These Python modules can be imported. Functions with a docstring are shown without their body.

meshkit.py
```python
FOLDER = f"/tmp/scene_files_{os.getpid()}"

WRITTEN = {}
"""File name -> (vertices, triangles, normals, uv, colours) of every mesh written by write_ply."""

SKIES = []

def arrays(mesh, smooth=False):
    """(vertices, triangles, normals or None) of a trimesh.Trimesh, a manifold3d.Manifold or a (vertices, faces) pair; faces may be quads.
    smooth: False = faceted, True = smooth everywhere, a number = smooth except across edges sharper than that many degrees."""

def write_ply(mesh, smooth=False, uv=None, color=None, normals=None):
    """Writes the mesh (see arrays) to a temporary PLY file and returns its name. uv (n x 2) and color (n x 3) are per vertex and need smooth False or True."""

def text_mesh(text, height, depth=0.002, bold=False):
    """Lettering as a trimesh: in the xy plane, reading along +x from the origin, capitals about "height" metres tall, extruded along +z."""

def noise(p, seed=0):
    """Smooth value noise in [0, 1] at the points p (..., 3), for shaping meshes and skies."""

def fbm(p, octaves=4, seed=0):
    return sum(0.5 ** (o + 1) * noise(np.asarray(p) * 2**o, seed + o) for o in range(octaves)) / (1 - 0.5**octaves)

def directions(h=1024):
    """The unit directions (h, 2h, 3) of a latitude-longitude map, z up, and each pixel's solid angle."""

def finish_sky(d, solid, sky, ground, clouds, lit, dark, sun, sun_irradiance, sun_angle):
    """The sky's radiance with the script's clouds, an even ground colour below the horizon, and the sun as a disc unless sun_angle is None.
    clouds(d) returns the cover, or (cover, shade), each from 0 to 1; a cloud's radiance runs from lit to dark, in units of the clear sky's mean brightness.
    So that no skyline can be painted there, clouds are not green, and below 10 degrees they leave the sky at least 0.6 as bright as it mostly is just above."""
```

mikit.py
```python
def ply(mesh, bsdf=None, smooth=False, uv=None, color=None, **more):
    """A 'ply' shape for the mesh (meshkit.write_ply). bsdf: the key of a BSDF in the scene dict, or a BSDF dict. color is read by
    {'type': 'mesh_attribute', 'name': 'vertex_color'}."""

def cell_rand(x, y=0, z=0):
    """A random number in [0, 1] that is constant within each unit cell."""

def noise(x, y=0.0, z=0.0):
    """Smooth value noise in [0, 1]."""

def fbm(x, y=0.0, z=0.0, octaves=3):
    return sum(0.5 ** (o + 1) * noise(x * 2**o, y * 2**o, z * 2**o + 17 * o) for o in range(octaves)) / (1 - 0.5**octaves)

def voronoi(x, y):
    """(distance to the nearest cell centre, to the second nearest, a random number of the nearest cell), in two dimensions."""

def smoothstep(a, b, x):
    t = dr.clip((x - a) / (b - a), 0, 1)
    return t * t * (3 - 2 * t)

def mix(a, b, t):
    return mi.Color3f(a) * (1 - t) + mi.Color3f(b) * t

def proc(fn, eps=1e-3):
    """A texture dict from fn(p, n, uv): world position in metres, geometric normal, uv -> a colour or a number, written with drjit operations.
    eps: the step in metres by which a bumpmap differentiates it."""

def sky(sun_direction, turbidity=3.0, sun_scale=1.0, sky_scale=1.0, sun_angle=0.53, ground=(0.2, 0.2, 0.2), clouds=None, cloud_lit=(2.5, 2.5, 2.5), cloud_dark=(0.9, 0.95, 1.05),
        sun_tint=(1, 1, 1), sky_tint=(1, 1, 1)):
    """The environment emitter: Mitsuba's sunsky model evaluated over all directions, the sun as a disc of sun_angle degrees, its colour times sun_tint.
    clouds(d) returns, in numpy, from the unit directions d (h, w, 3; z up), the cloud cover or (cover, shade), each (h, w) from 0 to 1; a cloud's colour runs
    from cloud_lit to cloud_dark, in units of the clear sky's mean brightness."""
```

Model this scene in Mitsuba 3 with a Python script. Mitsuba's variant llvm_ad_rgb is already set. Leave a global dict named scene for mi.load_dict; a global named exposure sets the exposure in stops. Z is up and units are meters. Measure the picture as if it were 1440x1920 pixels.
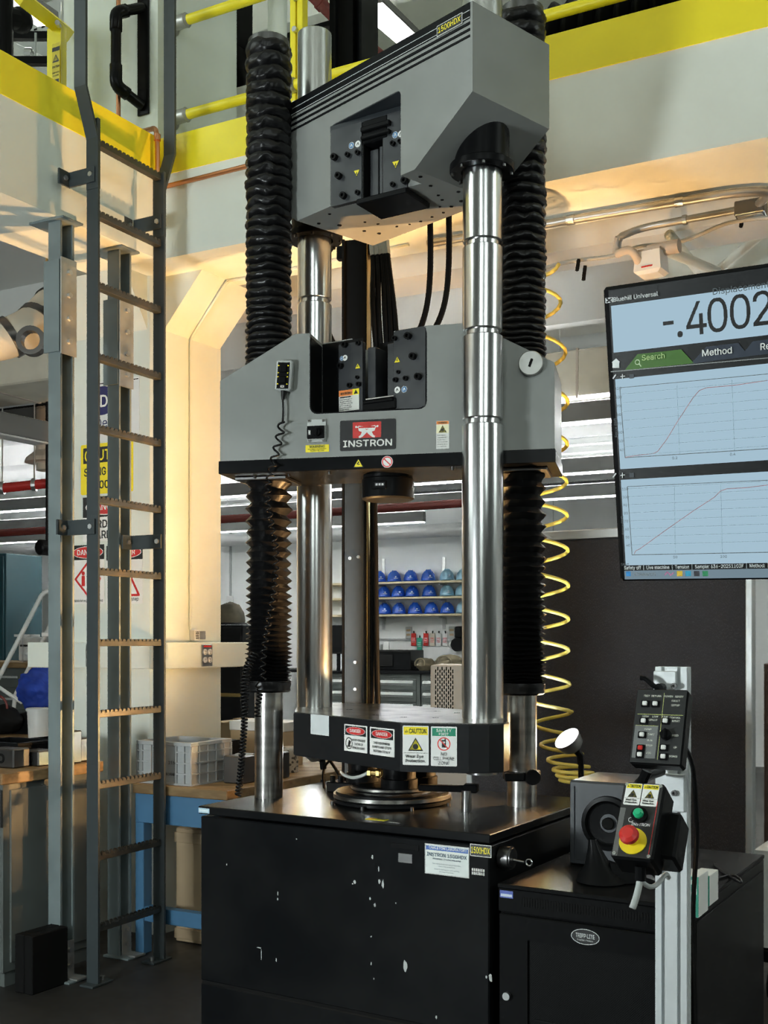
import math, random
import numpy as np, trimesh, manifold3d as m3, shapely.geometry as sg, shapely.affinity as sa
import mitsuba as mi, drjit as dr, mikit, meshkit
random.seed(7); rng = np.random.default_rng(7)
scene, labels = {}, {}
exposure = 0.0
# ------------------------------------------------ camera: level, 1.48 m up, shifted lens
F, HZ, H = 2100.0, 1200.0, 1.48            # focal length and horizon row in pixels of 1440 x 1920
T4 = mi.ScalarTransform4f
scene['camera'] = {'type': 'perspective', 'fov': math.degrees(2*math.atan(720/F)), 'fov_axis': 'x', 'near_clip': 0.05, 'far_clip': 200.0,
    'principal_point_offset_x': 0.0, 'principal_point_offset_y': (960-HZ)/1920,
    'to_world': T4().look_at(origin=[0, 0, H], target=[0, 10, H], up=[0, 0, 1])}
# ------------------------------------------------ light that belongs to no fixture in view
def rect_light(c, target, w, h, rgb):
    return {'type': 'rectangle', 'to_world': T4().look_at(origin=list(c), target=list(target), up=[0, 0.02, 1]) @ T4().scale([w/2, h/2, 1]),
            'emitter': {'type': 'area', 'radiance': {'type': 'rgb', 'value': list(rgb)}}, 'bsdf': {'type': 'diffuse', 'reflectance': {'type': 'rgb', 'value': 0.2}}}
scene["hall_light"] = {"type": "constant", "radiance": {"type": "rgb", "value": [0.02, 0.022, 0.022]}, "sampling_weight": 0.3}
LAMP = np.array([0.71, 4.28, 1.09])        # the bare warm bulb behind the machine
# ------------------------------------------------ mesh helpers
def P(px, py, d): return np.array([(px-720)/F*d, d, H+(HZ-py)/F*d])
def PX(px, d): return (px-720)/F*d
def PZ(py, d): return H+(HZ-py)/F*d
def cat(*ms):
    out = []
    for m in ms: out += list(m) if isinstance(m, (list, tuple)) else [m]
    return trimesh.util.concatenate(out)
def man(m):
    return m3.Manifold(m3.Mesh(np.asarray(m.vertices, np.float32), np.asarray(m.faces, np.uint32)))
def tri(m):
    q = m.to_mesh(); return trimesh.Trimesh(np.array(q.vert_properties[:, :3]), np.array(q.tri_verts), process=False)
def weld(m):
    m = m.copy(); m.merge_vertices(); return m
def sub(a, *bs):
    r = man(weld(a))
    for b in bs: r = r - man(weld(b))
    return tri(r)
def hull(pts): return tri(m3.Manifold.hull_points(np.asarray(pts, float)))
def box(sx, sy, sz, c=(0, 0, 0), b=0.0):
    x, y, z = sx/2, sy/2, sz/2
    if b <= 0:
        m = trimesh.creation.box((sx, sy, sz))
    else:
        b = min(b, x*.95, y*.95, z*.95); pts = []
        for i in (-1, 1):
            for j in (-1, 1):
                for k in (-1, 1):
                    pts += [(i*x, j*(y-b), k*(z-b)), (i*(x-b), j*y, k*(z-b)), (i*(x-b), j*(y-b), k*z)]
        m = hull(pts)
    m.apply_translation(c); return m
def span(x0, x1, y0, y1, z0, z1, b=0.0):
    return box(abs(x1-x0), abs(y1-y0), abs(z1-z0), ((x0+x1)/2, (y0+y1)/2, (z0+z1)/2), b)
AX = {'z': np.eye(4), 'x': trimesh.transformations.rotation_matrix(math.pi/2, [0, 1, 0]), 'y': trimesh.transformations.rotation_matrix(-math.pi/2, [1, 0, 0])}
def lathe(prof, n=32, c=(0, 0, 0), axis='z'):
    p = np.array(prof, float); k = len(p); a = np.arange(n)*2*math.pi/n
    v = np.stack([p[:, None, 0]*np.cos(a), p[:, None, 0]*np.sin(a), np.repeat(p[:, 1:2], n, 1)], -1).reshape(-1, 3)
    i, j = np.meshgrid(np.arange(k-1), np.arange(n), indexing='ij'); j2 = (j+1) % n
    f = np.stack([i*n+j, i*n+j2, (i+1)*n+j2, (i+1)*n+j], -1).reshape(-1, 4)
    f = np.vstack([f[:, [0, 1, 2]], f[:, [0, 2, 3]]])
    m = trimesh.Trimesh(v, f, process=True); m.update_faces(m.nondegenerate_faces())
    m.apply_transform(AX[axis]); m.apply_translation(c); return m
def cyl(r, h, c=(0, 0, 0), axis='z', n=24, b=0.0):
    h2 = h/2
    pr = [(0, -h2), (r, -h2), (r, h2), (0, h2)] if b <= 0 else [(0, -h2), (r-b, -h2), (r, -h2+b), (r, h2-b), (r-b, h2), (0, h2)]
    return lathe(pr, n, c, axis)
def ring(r0, r1, h, c=(0, 0, 0), axis='z', n=32):
    return lathe([(r0, -h/2), (r1, -h/2), (r1, h/2), (r0, h/2), (r0, -h/2)], n, c, axis)
def tube(pts, r, n=8, cap=True):
    p = np.asarray(pts, float); k = len(p)
    t = np.gradient(p, axis=0); t /= np.linalg.norm(t, axis=1, keepdims=True)+1e-12
    a = np.cross(t[0], [0, 0, 1.] if abs(t[0][2]) < .9 else [1., 0, 0]); a /= np.linalg.norm(a); A = []
    for i in range(k):
        a = a-t[i]*np.dot(a, t[i]); a /= np.linalg.norm(a)+1e-12; A.append(a)
    A = np.array(A); B = np.cross(t, A); g = np.arange(n)*2*math.pi/n
    rr = np.broadcast_to(r, (k,))[:, None, None]
    v = (p[:, None]+rr*(np.cos(g)[None, :, None]*A[:, None]+np.sin(g)[None, :, None]*B[:, None])).reshape(-1, 3)
    i, j = np.meshgrid(np.arange(k-1), np.arange(n), indexing='ij'); j2 = (j+1) % n
    q = np.stack([i*n+j, i*n+j2, (i+1)*n+j2, (i+1)*n+j], -1).reshape(-1, 4)
    f = [q[:, [0, 1, 2]], q[:, [0, 2, 3]]]
    if cap:
        v = np.vstack([v, p[:1], p[-1:]]); jj = np.arange(n)
        f += [np.stack([np.full(n, k*n), (jj+1) % n, jj], 1), np.stack([np.full(n, k*n+1), (k-1)*n+jj, (k-1)*n+(jj+1) % n], 1)]
    return trimesh.Trimesh(v, np.vstack(f), process=False)
def spline(pts, n=40):
    from scipy.interpolate import CubicSpline
    p = np.asarray(pts, float); s = np.r_[0, np.cumsum(np.linalg.norm(np.diff(p, axis=0), axis=1))]
    return CubicSpline(s, p)(np.linspace(0, s[-1], n))
def bent(pts, rad=.05, n=6):
    """a polyline with its corners rounded, as pipe is bent"""
    p = [np.asarray(q, float) for q in pts]; out = [p[0]]
    for a, b, c in zip(p, p[1:], p[2:]):
        u, w = a-b, c-b; lu, lw = np.linalg.norm(u), np.linalg.norm(w); k = min(rad, lu*.45, lw*.45)
        s, e = b+u/lu*k, b+w/lw*k
        for t in np.linspace(0, 1, n): out.append((1-t)**2*s+2*t*(1-t)*b+t*t*e)
    return np.array(out+[p[-1]])
def prism(poly, h, plane='xy', at=0.0):
    """poly (shapely or points) drawn in plane and extruded by h from at along the third axis (xz: towards +y)"""
    g = poly if hasattr(poly, 'geom_type') else sg.Polygon(poly)
    g = sg.polygon.orient(g)
    m = trimesh.creation.extrude_polygon(g, h, engine='earcut')
    v = m.vertices.copy()
    if plane == 'xz':
        m.vertices = np.stack([v[:, 0], h-v[:, 2]+at, v[:, 1]], 1)
    elif plane == 'yz':
        m.vertices = np.stack([v[:, 2]+at, v[:, 0], v[:, 1]], 1)
    else:
        m.vertices = v+[0, 0, at]
    return m
def rrect(x0, x1, y0, y1, r): return sg.box(x0+r, y0+r, x1-r, y1-r).buffer(r, quad_segs=4)
class Fr:
    """a place: local x to the right, y away from the viewer, z up; theta turns x towards the viewer"""
    def __init__(s, o, th=0., M=None):
        a = math.radians(th); s.o = np.asarray(o, float)
        s.M = np.array([[math.cos(a), math.sin(a), 0], [-math.sin(a), math.cos(a), 0], [0, 0, 1.]]) if M is None else M
    def pt(s, x, y, z): return s.o+s.M @ np.array([x, y, z], float)
    def pts(s, p): return s.o+np.asarray(p, float) @ s.M.T
    def __call__(s, m):
        m = m.copy(); m.vertices = s.pts(m.vertices); return m
    def at(s, x, y, z, rz=0., rx=0., ry=0.):
        R = trimesh.transformations.euler_matrix(math.radians(rx), math.radians(ry), math.radians(rz), 'sxyz')[:3, :3]
        return Fr(s.pt(x, y, z), M=s.M @ R)
W = Fr((0, 0, 0))
# ------------------------------------------------ entries of the scene
_used = {}
def key_for(name, parent):
    base = (parent+'__' if parent else '')+name
    n = _used.get(base, -1)+1; _used[base] = n
    return base if n == 0 else f'{base}_{n:03d}'
def tag(k, label=None, cat=None, group=None, kind=None):
    d = labels.setdefault(k, {})
    for a, b in (('label', label), ('category', cat), ('group', group), ('kind', kind)):
        if b: d[a] = b
    return k
def thing(name, label, cat, group=None):
    return tag(key_for(name, None), label, cat, group)
SPLIT = {'bolt', 'slot', 'seam', 'batten', 'strut', 'elbow', 'hanger', 'flange', 'louvre', 'caster', 'screw', 'wire', 'rail', 'header_line', 'apron', 'inner_unit', 'band', 'bracket', 'lip', 'side', 'shelf', 'jaw_wedge', 'metal_foot', 'flap', 'underside_bolt', 'mullion', 'vent', 'trolley', 'frame_leg', 'shelf_board', 'clip', 'anchor_bracket', 'slide_plate'}
def obj(name, mesh, mat, parent=None, fr=None, smooth=False, label=None, cat=None, group=None, kind=None, color=None):
    if isinstance(mesh, (list, tuple)) and len(mesh) > 1 and parent and name in SPLIT and not kind:
        return [obj(name, m, mat, parent, fr, smooth, label, cat, group, kind, color) for m in mesh][0]
    k = key_for(name, parent)
    if isinstance(mesh, (list, tuple)): mesh = trimesh.util.concatenate(list(mesh))
    if fr is not None: mesh = fr(mesh)
    scene[k] = mikit.ply(mesh, mat, smooth, color=color)
    if label or cat or group or kind: tag(k, label, cat, group, kind)
    return k
def struct(name, mesh, mat, parent=None, fr=None, smooth=False, label=None):
    return obj(name, mesh, mat, parent, fr, smooth, label=label, kind='structure' if parent is None else None)
# ------------------------------------------------ materials
def rgb(v): return {'type': 'rgb', 'value': list(v) if hasattr(v, '__len__') else [v]*3}
def srgb(r, g, b):
    f = lambda c: c/12.92 if c <= .04045 else ((c+.055)/1.055)**2.4
    return [f(x/255) for x in (r, g, b)]
def pm(name, col, rough=.5, metal=0., spec=.5, **k):
    c = mikit.proc(col) if callable(col) else rgb(col)
    r = mikit.proc(rough) if callable(rough) else float(rough)
    b = {'type': 'principled', 'base_color': c, 'roughness': r, 'metallic': float(metal), **k}
    if metal < .5: b['specular'] = float(spec)
    scene[name] = {'type': 'twosided', 'bsdf': b}
    return name
N, FB, SS, MX = mikit.noise, mikit.fbm, mikit.smoothstep, mikit.mix
def speck(base, dark, s, lo=.35, hi=.75, zs=1.):
    return lambda p, n, uv: MX(base, dark, SS(lo, hi, FB(p.x*s, p.y*s, p.z*s*zs)))
pm('paint_grey', speck((.245, .255, .245), (.205, .215, .205), 3.), .38)
pm('paint_black', speck((.005, .0056, .0065), (.009, .0095, .010), 5.), lambda p, n, uv: .20+.12*FB(p.x*6, p.y*6, p.z*6), spec=.11)
pm('black_satin', (.006, .0063, .0068), .32, spec=.07)
pm('black_matte', (.006, .006, .006), .7, spec=.11)
pm('rubber', (.005, .005, .0055), .34, spec=.32)
pm('jaw_steel', speck((.030, .033, .038), (.052, .055, .06), 9.), .38, 0.35)
pm('chrome', (.72, .73, .73), .21, 1.)
pm('steel', lambda p, n, uv: MX((.60, .59, .56), (.42, .41, .39), SS(.3, .8, FB(p.x*9, p.y*9, p.z*40))), .24, 1.)
pm('dark_steel', (.16, .16, .16), .35, 1.)
pm('zinc', (.55, .56, .56), .38, 1.)
pm('concrete_paint', speck((.70, .74, .675), (.65, .69, .625), 1.3), .55)
pm('white_paint', speck((.82, .84, .83), (.76, .78, .77), .8), .5)
pm('yellow_paint', speck((.86, .73, .022), (.76, .64, .02), 2.2), .42)
pm('yellow_plastic', (.80, .60, .12), .35)
pm('ladder_paint', (.036, .045, .048), .45, spec=.35)
pm('mast_steel', (.022, .027, .032), .4, spec=.3)
pm('slate', (.045, .05, .058), .45)
pm('olive_cloth', speck((.085, .07, .045), (.04, .035, .022), 9.), .85)
pm('ladder_rung', speck((.024, .027, .026), (.055, .045, .03), 14., .45, .85), .5)
pm('post_paint', speck((.16, .195, .20), (.13, .16, .165), 6.), .45)
pm('floor_mat', lambda p, n, uv: MX((.016, .0155, .0145), (.045, .041, .036), SS(.42, .85, FB(p.x*1.7, p.y*1.7, p.z*0, octaves=4)))*(.85+.3*N(p.x*30, p.y*30)), lambda p, n, uv: .35+.3*FB(p.x*3, p.y*3, p.z*0))
pm('print', (1, 1, 1), .4); scene['print']['bsdf']['base_color'] = {'type': 'mesh_attribute', 'name': 'vertex_color'}
pm('white_plastic', (.72, .72, .70), .4)
pm('red_plastic', (.55, .03, .025), .3)
pm('green_plastic', (.02, .45, .20), .3)
pm('yellow_flat', (.80, .62, .02), .4)
pm('copper', (.62, .28, .14), .35, 1.)
pm('brass', (.75, .52, .20), .3, 1.)
pm('aluminium', (.68, .71, .72), .38, .35)
pm('wood', lambda p, n, uv: MX((.25, .165, .078), (.17, .105, .045), SS(.3, .7, FB(p.x*3+p.z*5, p.y*22, p.z*30))), .5)
pm('cardboard', (.42, .31, .19), .8)
pm('blue_paint', (.055, .15, .27), .45)
pm('grey_cabinet', speck((.095, .108, .103), (.08, .09, .085), 4.), .45)
pm('light_grey', (.42, .44, .43), .45)
pm('crate_grey', (.34, .355, .36), .5)
pm('fabric_panel', lambda p, n, uv: MX((.026, .025, .030), (.12, .12, .135), SS(.62, .86, N(p.x*420, p.y*420, p.z*420))), .8)
pm('beige', (.50, .43, .36), .5)
pm('tan_cloth', speck((.26, .215, .14), (.14, .12, .08), 9.), .85)
pm('blue_hat', (.012, .075, .42), .3)
pm('light_blue_hat', (.22, .40, .52), .35)
pm('blue_cloth', speck((.01, .03, .22), (.015, .05, .36), 7.), .75)
pm('red_paint', (.42, .025, .022), .4)
pm('dark_red', (.14, .025, .02), .45)
pm('insulation', speck((.62, .58, .48), (.50, .46, .37), 5.), .7)
pm('galvanized', speck((.48, .48, .46), (.36, .36, .35), 12.), .4, .8)
scene['clear_plastic'] = {'type': 'thindielectric', 'int_ior': 1.45}
scene['matte_white'] = {'type': 'twosided', 'bsdf': {'type': 'diffuse', 'reflectance': rgb((.74, .75, .73))}}
def emit(mesh_dict, radiance, weight=1.): return {**mesh_dict, 'emitter': {'type': 'area', 'radiance': rgb(radiance), 'sampling_weight': float(weight)}}
# ------------------------------------------------ printed signs: thin layers of coloured shapes, drawn in metres from the lower left corner
WHITE, BLACK, YEL, RED, GRN, BLU = (.78, .78, .76), (.012, .012, .012), (.85, .70, .02), (.52, .03, .03), (.02, .24, .14), (.05, .13, .42)
_text = {}
class Print:
    def __init__(s, w, h, bg=WHITE, th=.0012, r=0.):
        s.w, s.h, s.parts, s.y = w, h, [], 0.
        s.add(rrect(0, w, 0, h, r) if r else sg.box(0, 0, w, h), bg, th); s.y = -th
    def add(s, g, col, th=.0004, lift=0.):
        for q in getattr(g, 'geoms', [g]):
            if q.is_empty or q.area < 1e-12: continue
            m = prism(q, th, 'xz', s.y-th-lift); s.parts.append((m, col))
    def rect(s, x0, y0, x1, y1, col, r=0.): s.add(rrect(x0, x1, y0, y1, r) if r else sg.box(x0, y0, x1, y1), col); return s
    def poly(s, pts, col): s.add(sg.Polygon(pts), col, lift=.0002); return s
    def ell(s, cx, cy, rx, ry, col, lift=.0002): s.add(sa.scale(sg.Point(cx, cy).buffer(1, quad_segs=8), rx, ry), col, lift=lift); return s
    def line(s, pts, wd, col, lift=.0006): s.add(sg.LineString(pts).buffer(wd/2, cap_style=2, quad_segs=3), col, lift=lift); return s
    def ringline(s, cx, cy, r, wd, col): s.add(sg.Point(cx, cy).buffer(r).difference(sg.Point(cx, cy).buffer(r-wd)), col, lift=.0006); return s
    def text(s, t, x, y, h, col, bold=False, align='c', maxw=None, lift=.0008, sx=1.):
        k = (t, bold)
        if k not in _text: _text[k] = meshkit.text_mesh(t, 1.0, .02, bold)
        m = _text[k].copy(); v = m.vertices; x0, x1 = v[:, 0].min(), v[:, 0].max()
        w = (x1-x0)*h*sx; q = sx if maxw is None or w <= maxw else sx*maxw/w; w = (x1-x0)*h*q
        ox = x-(w/2 if align == 'c' else w if align == 'r' else 0)
        m.vertices = np.stack([(v[:, 0]-x0)*h*q+ox, s.y-lift-v[:, 2]/.02*.0004, v[:, 1]*h+y], 1)
        s.parts.append((m, col)); return s
    def mesh(s):
        m = trimesh.util.concatenate([p[0] for p in s.parts])
        c = np.vstack([np.tile(p[1], (len(p[0].vertices), 1)) for p in s.parts])
        return m, c
    def put(s, name, parent, fr, label=None, cat=None, group=None):
        """fr: origin at the sign's lower left corner, its face towards local -y"""
        m, c = s.mesh()
        k = key_for(name, parent); scene[k] = mikit.ply(fr(m), 'print', False, color=c)
        if label or cat: tag(k, label, cat, group)
        return k
def tri_pts(cx, cy, s): return [(cx-s/2, cy-s*.43), (cx+s/2, cy-s*.43), (cx, cy+s*.43)]
def bolt(r=.009, h=.012, c=(0, 0, 0), axis='y'):
    m = lathe([(0, .35*h), (r*.5, .35*h), (r*.52, h), (r, h), (r, 0), (0, 0)][::-1], 12)
    m.apply_transform(trimesh.transformations.rotation_matrix(math.pi/2, [1, 0, 0]) if axis == 'y' else np.eye(4))
    m.apply_translation(c); return m
pm('shelf_wood', (.62, .52, .34), .5)
pm('green_tag', (.02, .30, .20), .5)
pm('teal', (.012, .05, .065), .5)
pm('dark_wood', (.05, .028, .016), .5)
pm('lamp_grey', (.16, .16, .155), .5)
pm('roof_white', (.74, .76, .70), .7)
pm('dark_wall', (.10, .105, .10), .8)
pm('hall_wall', (.14, .145, .14), .8)
scene['jar_glass'] = {'type': 'thindielectric', 'int_ior': 1.4}
LAMP_RAD = (18000, 10000, 3850); LAMP2_RAD = (11500, 6400, 2400)
SCREEN_RAD = (.36, .51, .61)
LINE_RAD = (40., 42., 40.)
ROOF_RAD = (55., 57., 50.)
# unseen windows added behind and beside the camera for fill, and a square lamp
def high_lamp(name, lab, c, target, w, h, rad):
    a = np.asarray(c, float); n = np.asarray(target, float)-a; n /= np.linalg.norm(n); u = np.cross([0, 0, 1.], n); u /= np.linalg.norm(u); v = np.cross(n, u); M = np.stack([u, v, n], 1)
    f = Fr(a, M=M); k = thing(name, lab, 'lamp'); scene[k+'__lens'] = emit(mikit.ply(f(box(w, h, .01, (0, 0, .03))), 'white_plastic'), rad, 12); obj('housing', box(w+.08, h+.08, .06, (0, 0, -.01), .01), 'lamp_grey', k, f)
KEY_RAD = (112, 124, 124); FILL_RAD = (4.4, 4.95, 4.75); UP_RAD = (98., 104., 103.)
pm('platen_paint', (.010, .011, .0125), .30, spec=.5)
# ------------------------------------------------ the hall: floor, mezzanine edge beams, pier
struct('floor', span(-14, 14, -8, 24, -.2, 0), 'floor_mat')
TA, TB = 31., 28.                                   # the hall's two directions as they run in view
uA = np.array([.515, .857]); uB = np.array([.883, -.469])
CORN = np.array([-1.078, 5.39])                     # where the two beams meet above the pier
ZB, ZT, ZY = 3.31, 3.885, 3.712                       # beam underside, deck, foot of the yellow band
def wall_strip(p0, p1, inward, th, z0, z1, b=.012):
    """an upright slab from p0 to p1 whose face lies on that line and whose body is on the inward side"""
    p0, p1 = np.array(p0), np.array(p1); d = p1-p0; L = np.linalg.norm(d); d = d/L
    n = np.array([-d[1], d[0]]); n = n if np.dot(n, inward) > 0 else -n
    pts = [(*(p0), 0), (*(p1), 0), (*(p1+n*th), 0), (*(p0+n*th), 0)]
    m = prism([q[:2] for q in pts], z1-z0, 'xy', z0); return m
def left_face(t, off=0.): return CORN+uA*t+np.array([-.857, .515])*off
def right_face(t, off=0.): return CORN+uB*t+np.array([.469, .883])*off
k = struct('edge_beam', wall_strip(left_face(-3.2), left_face(.0), (-.857, .515), .45, ZB, ZT), 'concrete_paint')
struct('yellow_band', wall_strip(left_face(-3.2, -.004), left_face(0, -.004), (-.857, .515), .30, ZY, ZT+.005), 'yellow_paint', k)
k = struct('edge_beam', wall_strip(right_face(-.45), right_face(5.4), (.469, .883), .50, ZB, ZT), 'concrete_paint')
struct('yellow_band', wall_strip(right_face(-.004, -.004), right_face(5.4, -.004), (.469, .883), .30, ZY, ZT+.005), 'yellow_paint', k)
# the square column behind the corner, standing through both floors, its front edge chamfered
CC = CORN+np.array([.469, .883])*.15+np.array([-.857, .515])*.15
CW, CD, ch = .61, .50, .045
plan = [CC-uB*ch, CC-uB*CW, CC-uB*CW+uA*CD, CC+uA*CD, CC+uA*ch]
pier = struct('column', prism(plan, ZB+.02, 'xy', 0), 'concrete_paint')
fcf = Fr((*(CC-uB*CW), 0), 28.)                      # its front face: x along the face from its left edge
fcr = Fr((*CC, 0), M=np.array([[.515, -.857, 0], [.857, .515, 0], [0, 0, 1.]]))   # its right-hand face: x into the depth
struct('haunch', prism([(0, ZB-.27), (.24, ZB), (-.02, ZB), (-.02, ZB-.27)], CD-.06, 'xz', .05), 'concrete_paint', pier, Fr((*CC, 0), M=np.array([[.883, .515, 0], [-.469, .857, 0], [0, 0, 1.]])))
struct('haunch', prism([(0, ZB-.27), (-.16, ZB), (.02, ZB), (.02, ZB-.27)], CW-.08, 'xz', .06), 'concrete_paint', pier, Fr((*CC, 0), M=np.array([[.515, -.883, 0], [.857, .469, 0], [0, 0, 1.]])))
UC = CORN+np.array([.469, .883])*.10+np.array([-.857, .515])*.10
struct('column', prism([UC, UC-uB*.62, UC-uB*.62+uA*.62, UC+uA*.62], 4.2, 'xy', ZT-.02), 'concrete_paint')
fuf = Fr((*(UC-uB*.62), 0), 28.); fur = Fr((*UC, 0), M=fcr.M)
# mezzanine slab with ribs that run with the right-hand beam; it roofs the rooms beyond
ZS = 3.78
hole = np.array([-1.078, 5.39])
def slab_poly(): 
    a = left_face(-9, .4); b = left_face(0, .4); c = right_face(0, .45); d = right_face(9, .45)
    far = [d+uA*22, b+uA*22+np.array([-12, 6]), a+np.array([-12, 6])]
    return sg.Polygon([a, b+uA*.3, c+uB*.3, d, *far])
struct('ceiling', prism(slab_poly(), .104, 'xy', ZS), 'matte_white')
nb = np.array([.469, .883])
for i in range(9):
    o = 1.15+i*1.25
    L0, L1 = (-6.5, 6.5)
    a = right_face(L0 if o > 1.0 else .5, o); b_ = right_face(L1, o)
    prof = [(0, 0), (.30, 0), (.38, .36), (-.08, .36)]
    m = prism(prof, np.linalg.norm(b_-a), 'yz', 0)
    struct('ceiling_rib', m, 'matte_white', 'ceiling', fr=Fr((*a, ZS-.34), 28.))
# far walls
# ------------------------------------------------ the testing machine
MC = np.array([.0295, 4.15])
tm = thing('testing_machine', 'tall black and grey testing machine with two chrome columns, stacked crossheads and black bellows', 'testing machine')
BZ = .883
fb = Fr((.06, 4.12, 0), 31.); bw, bd = 1.16, .90
base = obj('base_cabinet', [box(bw-.012, bd-.012, .59, (0, 0, .25+.006+.59/2), .004), box(bw-.012, bd-.012, .246, (0, 0, .123), .004)], 'paint_black', tm, fb)
obj('top_plate', box(bw, bd, .028, (0, 0, BZ-.014), .003), 'paint_black', base, fb)
obj('seam', box(bw-.02, bd-.02, .02, (0, 0, .252)), 'black_matte', base, fb)
def on_base(px, py):
    """local x, z of a pixel on the base's front face"""
    n = np.array([math.sin(math.radians(31)), math.cos(math.radians(31))]); o = fb.o[:2]-n*(bd/2-.006)
    r = (px-720)/F; u = np.array([math.cos(math.radians(31)), -math.sin(math.radians(31))])
    s = (r*o[1]-o[0])/(u[0]-r*u[1]); d = o[1]+u[1]*s
    return s, H+(HZ-py)/F*d
chips = []
for px, py, w, h in [(698, 1607, 5, 9), (665, 1653, 7, 9), (661, 1657, 4, 4), (711, 1653, 6, 11), (718, 1657, 6, 18), (694, 1685, 4, 8), (703, 1697, 5, 8), (521, 1675, 3, 11), (521, 1686, 3, 7), (760, 1812, 9, 28), (696, 1807, 3, 9), (486, 1777, 12, 3), (518, 1800, 3, 9), (843, 1594, 3, 4), (920, 1833, 7, 20), (912, 1832, 4, 6), (818, 1907, 4, 8), (425, 1621, 3, 5), (556, 1573, 3, 3), (696, 1756, 3, 4), (490, 1793, 2, 30), (701, 1835, 2, 6), (710, 1630, 3, 12), (742, 1693, 3, 3)]:
    s, z = on_base(px, py); w *= .0019; h *= .0018; a = rng.random(9)*.5+.55
    pts = [(s+w/2*a[i]*math.cos(t), z+h/2*a[i]*math.sin(t)) for i, t in enumerate(np.linspace(0, 2*math.pi, 9, endpoint=False))]
    chips.append(prism(pts, .0008, 'xz', -bd/2+.0055))
obj('chipped_paint', chips, 'light_grey', base, fb, label='pale chips where the black paint has flaked', kind='stuff')
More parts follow.
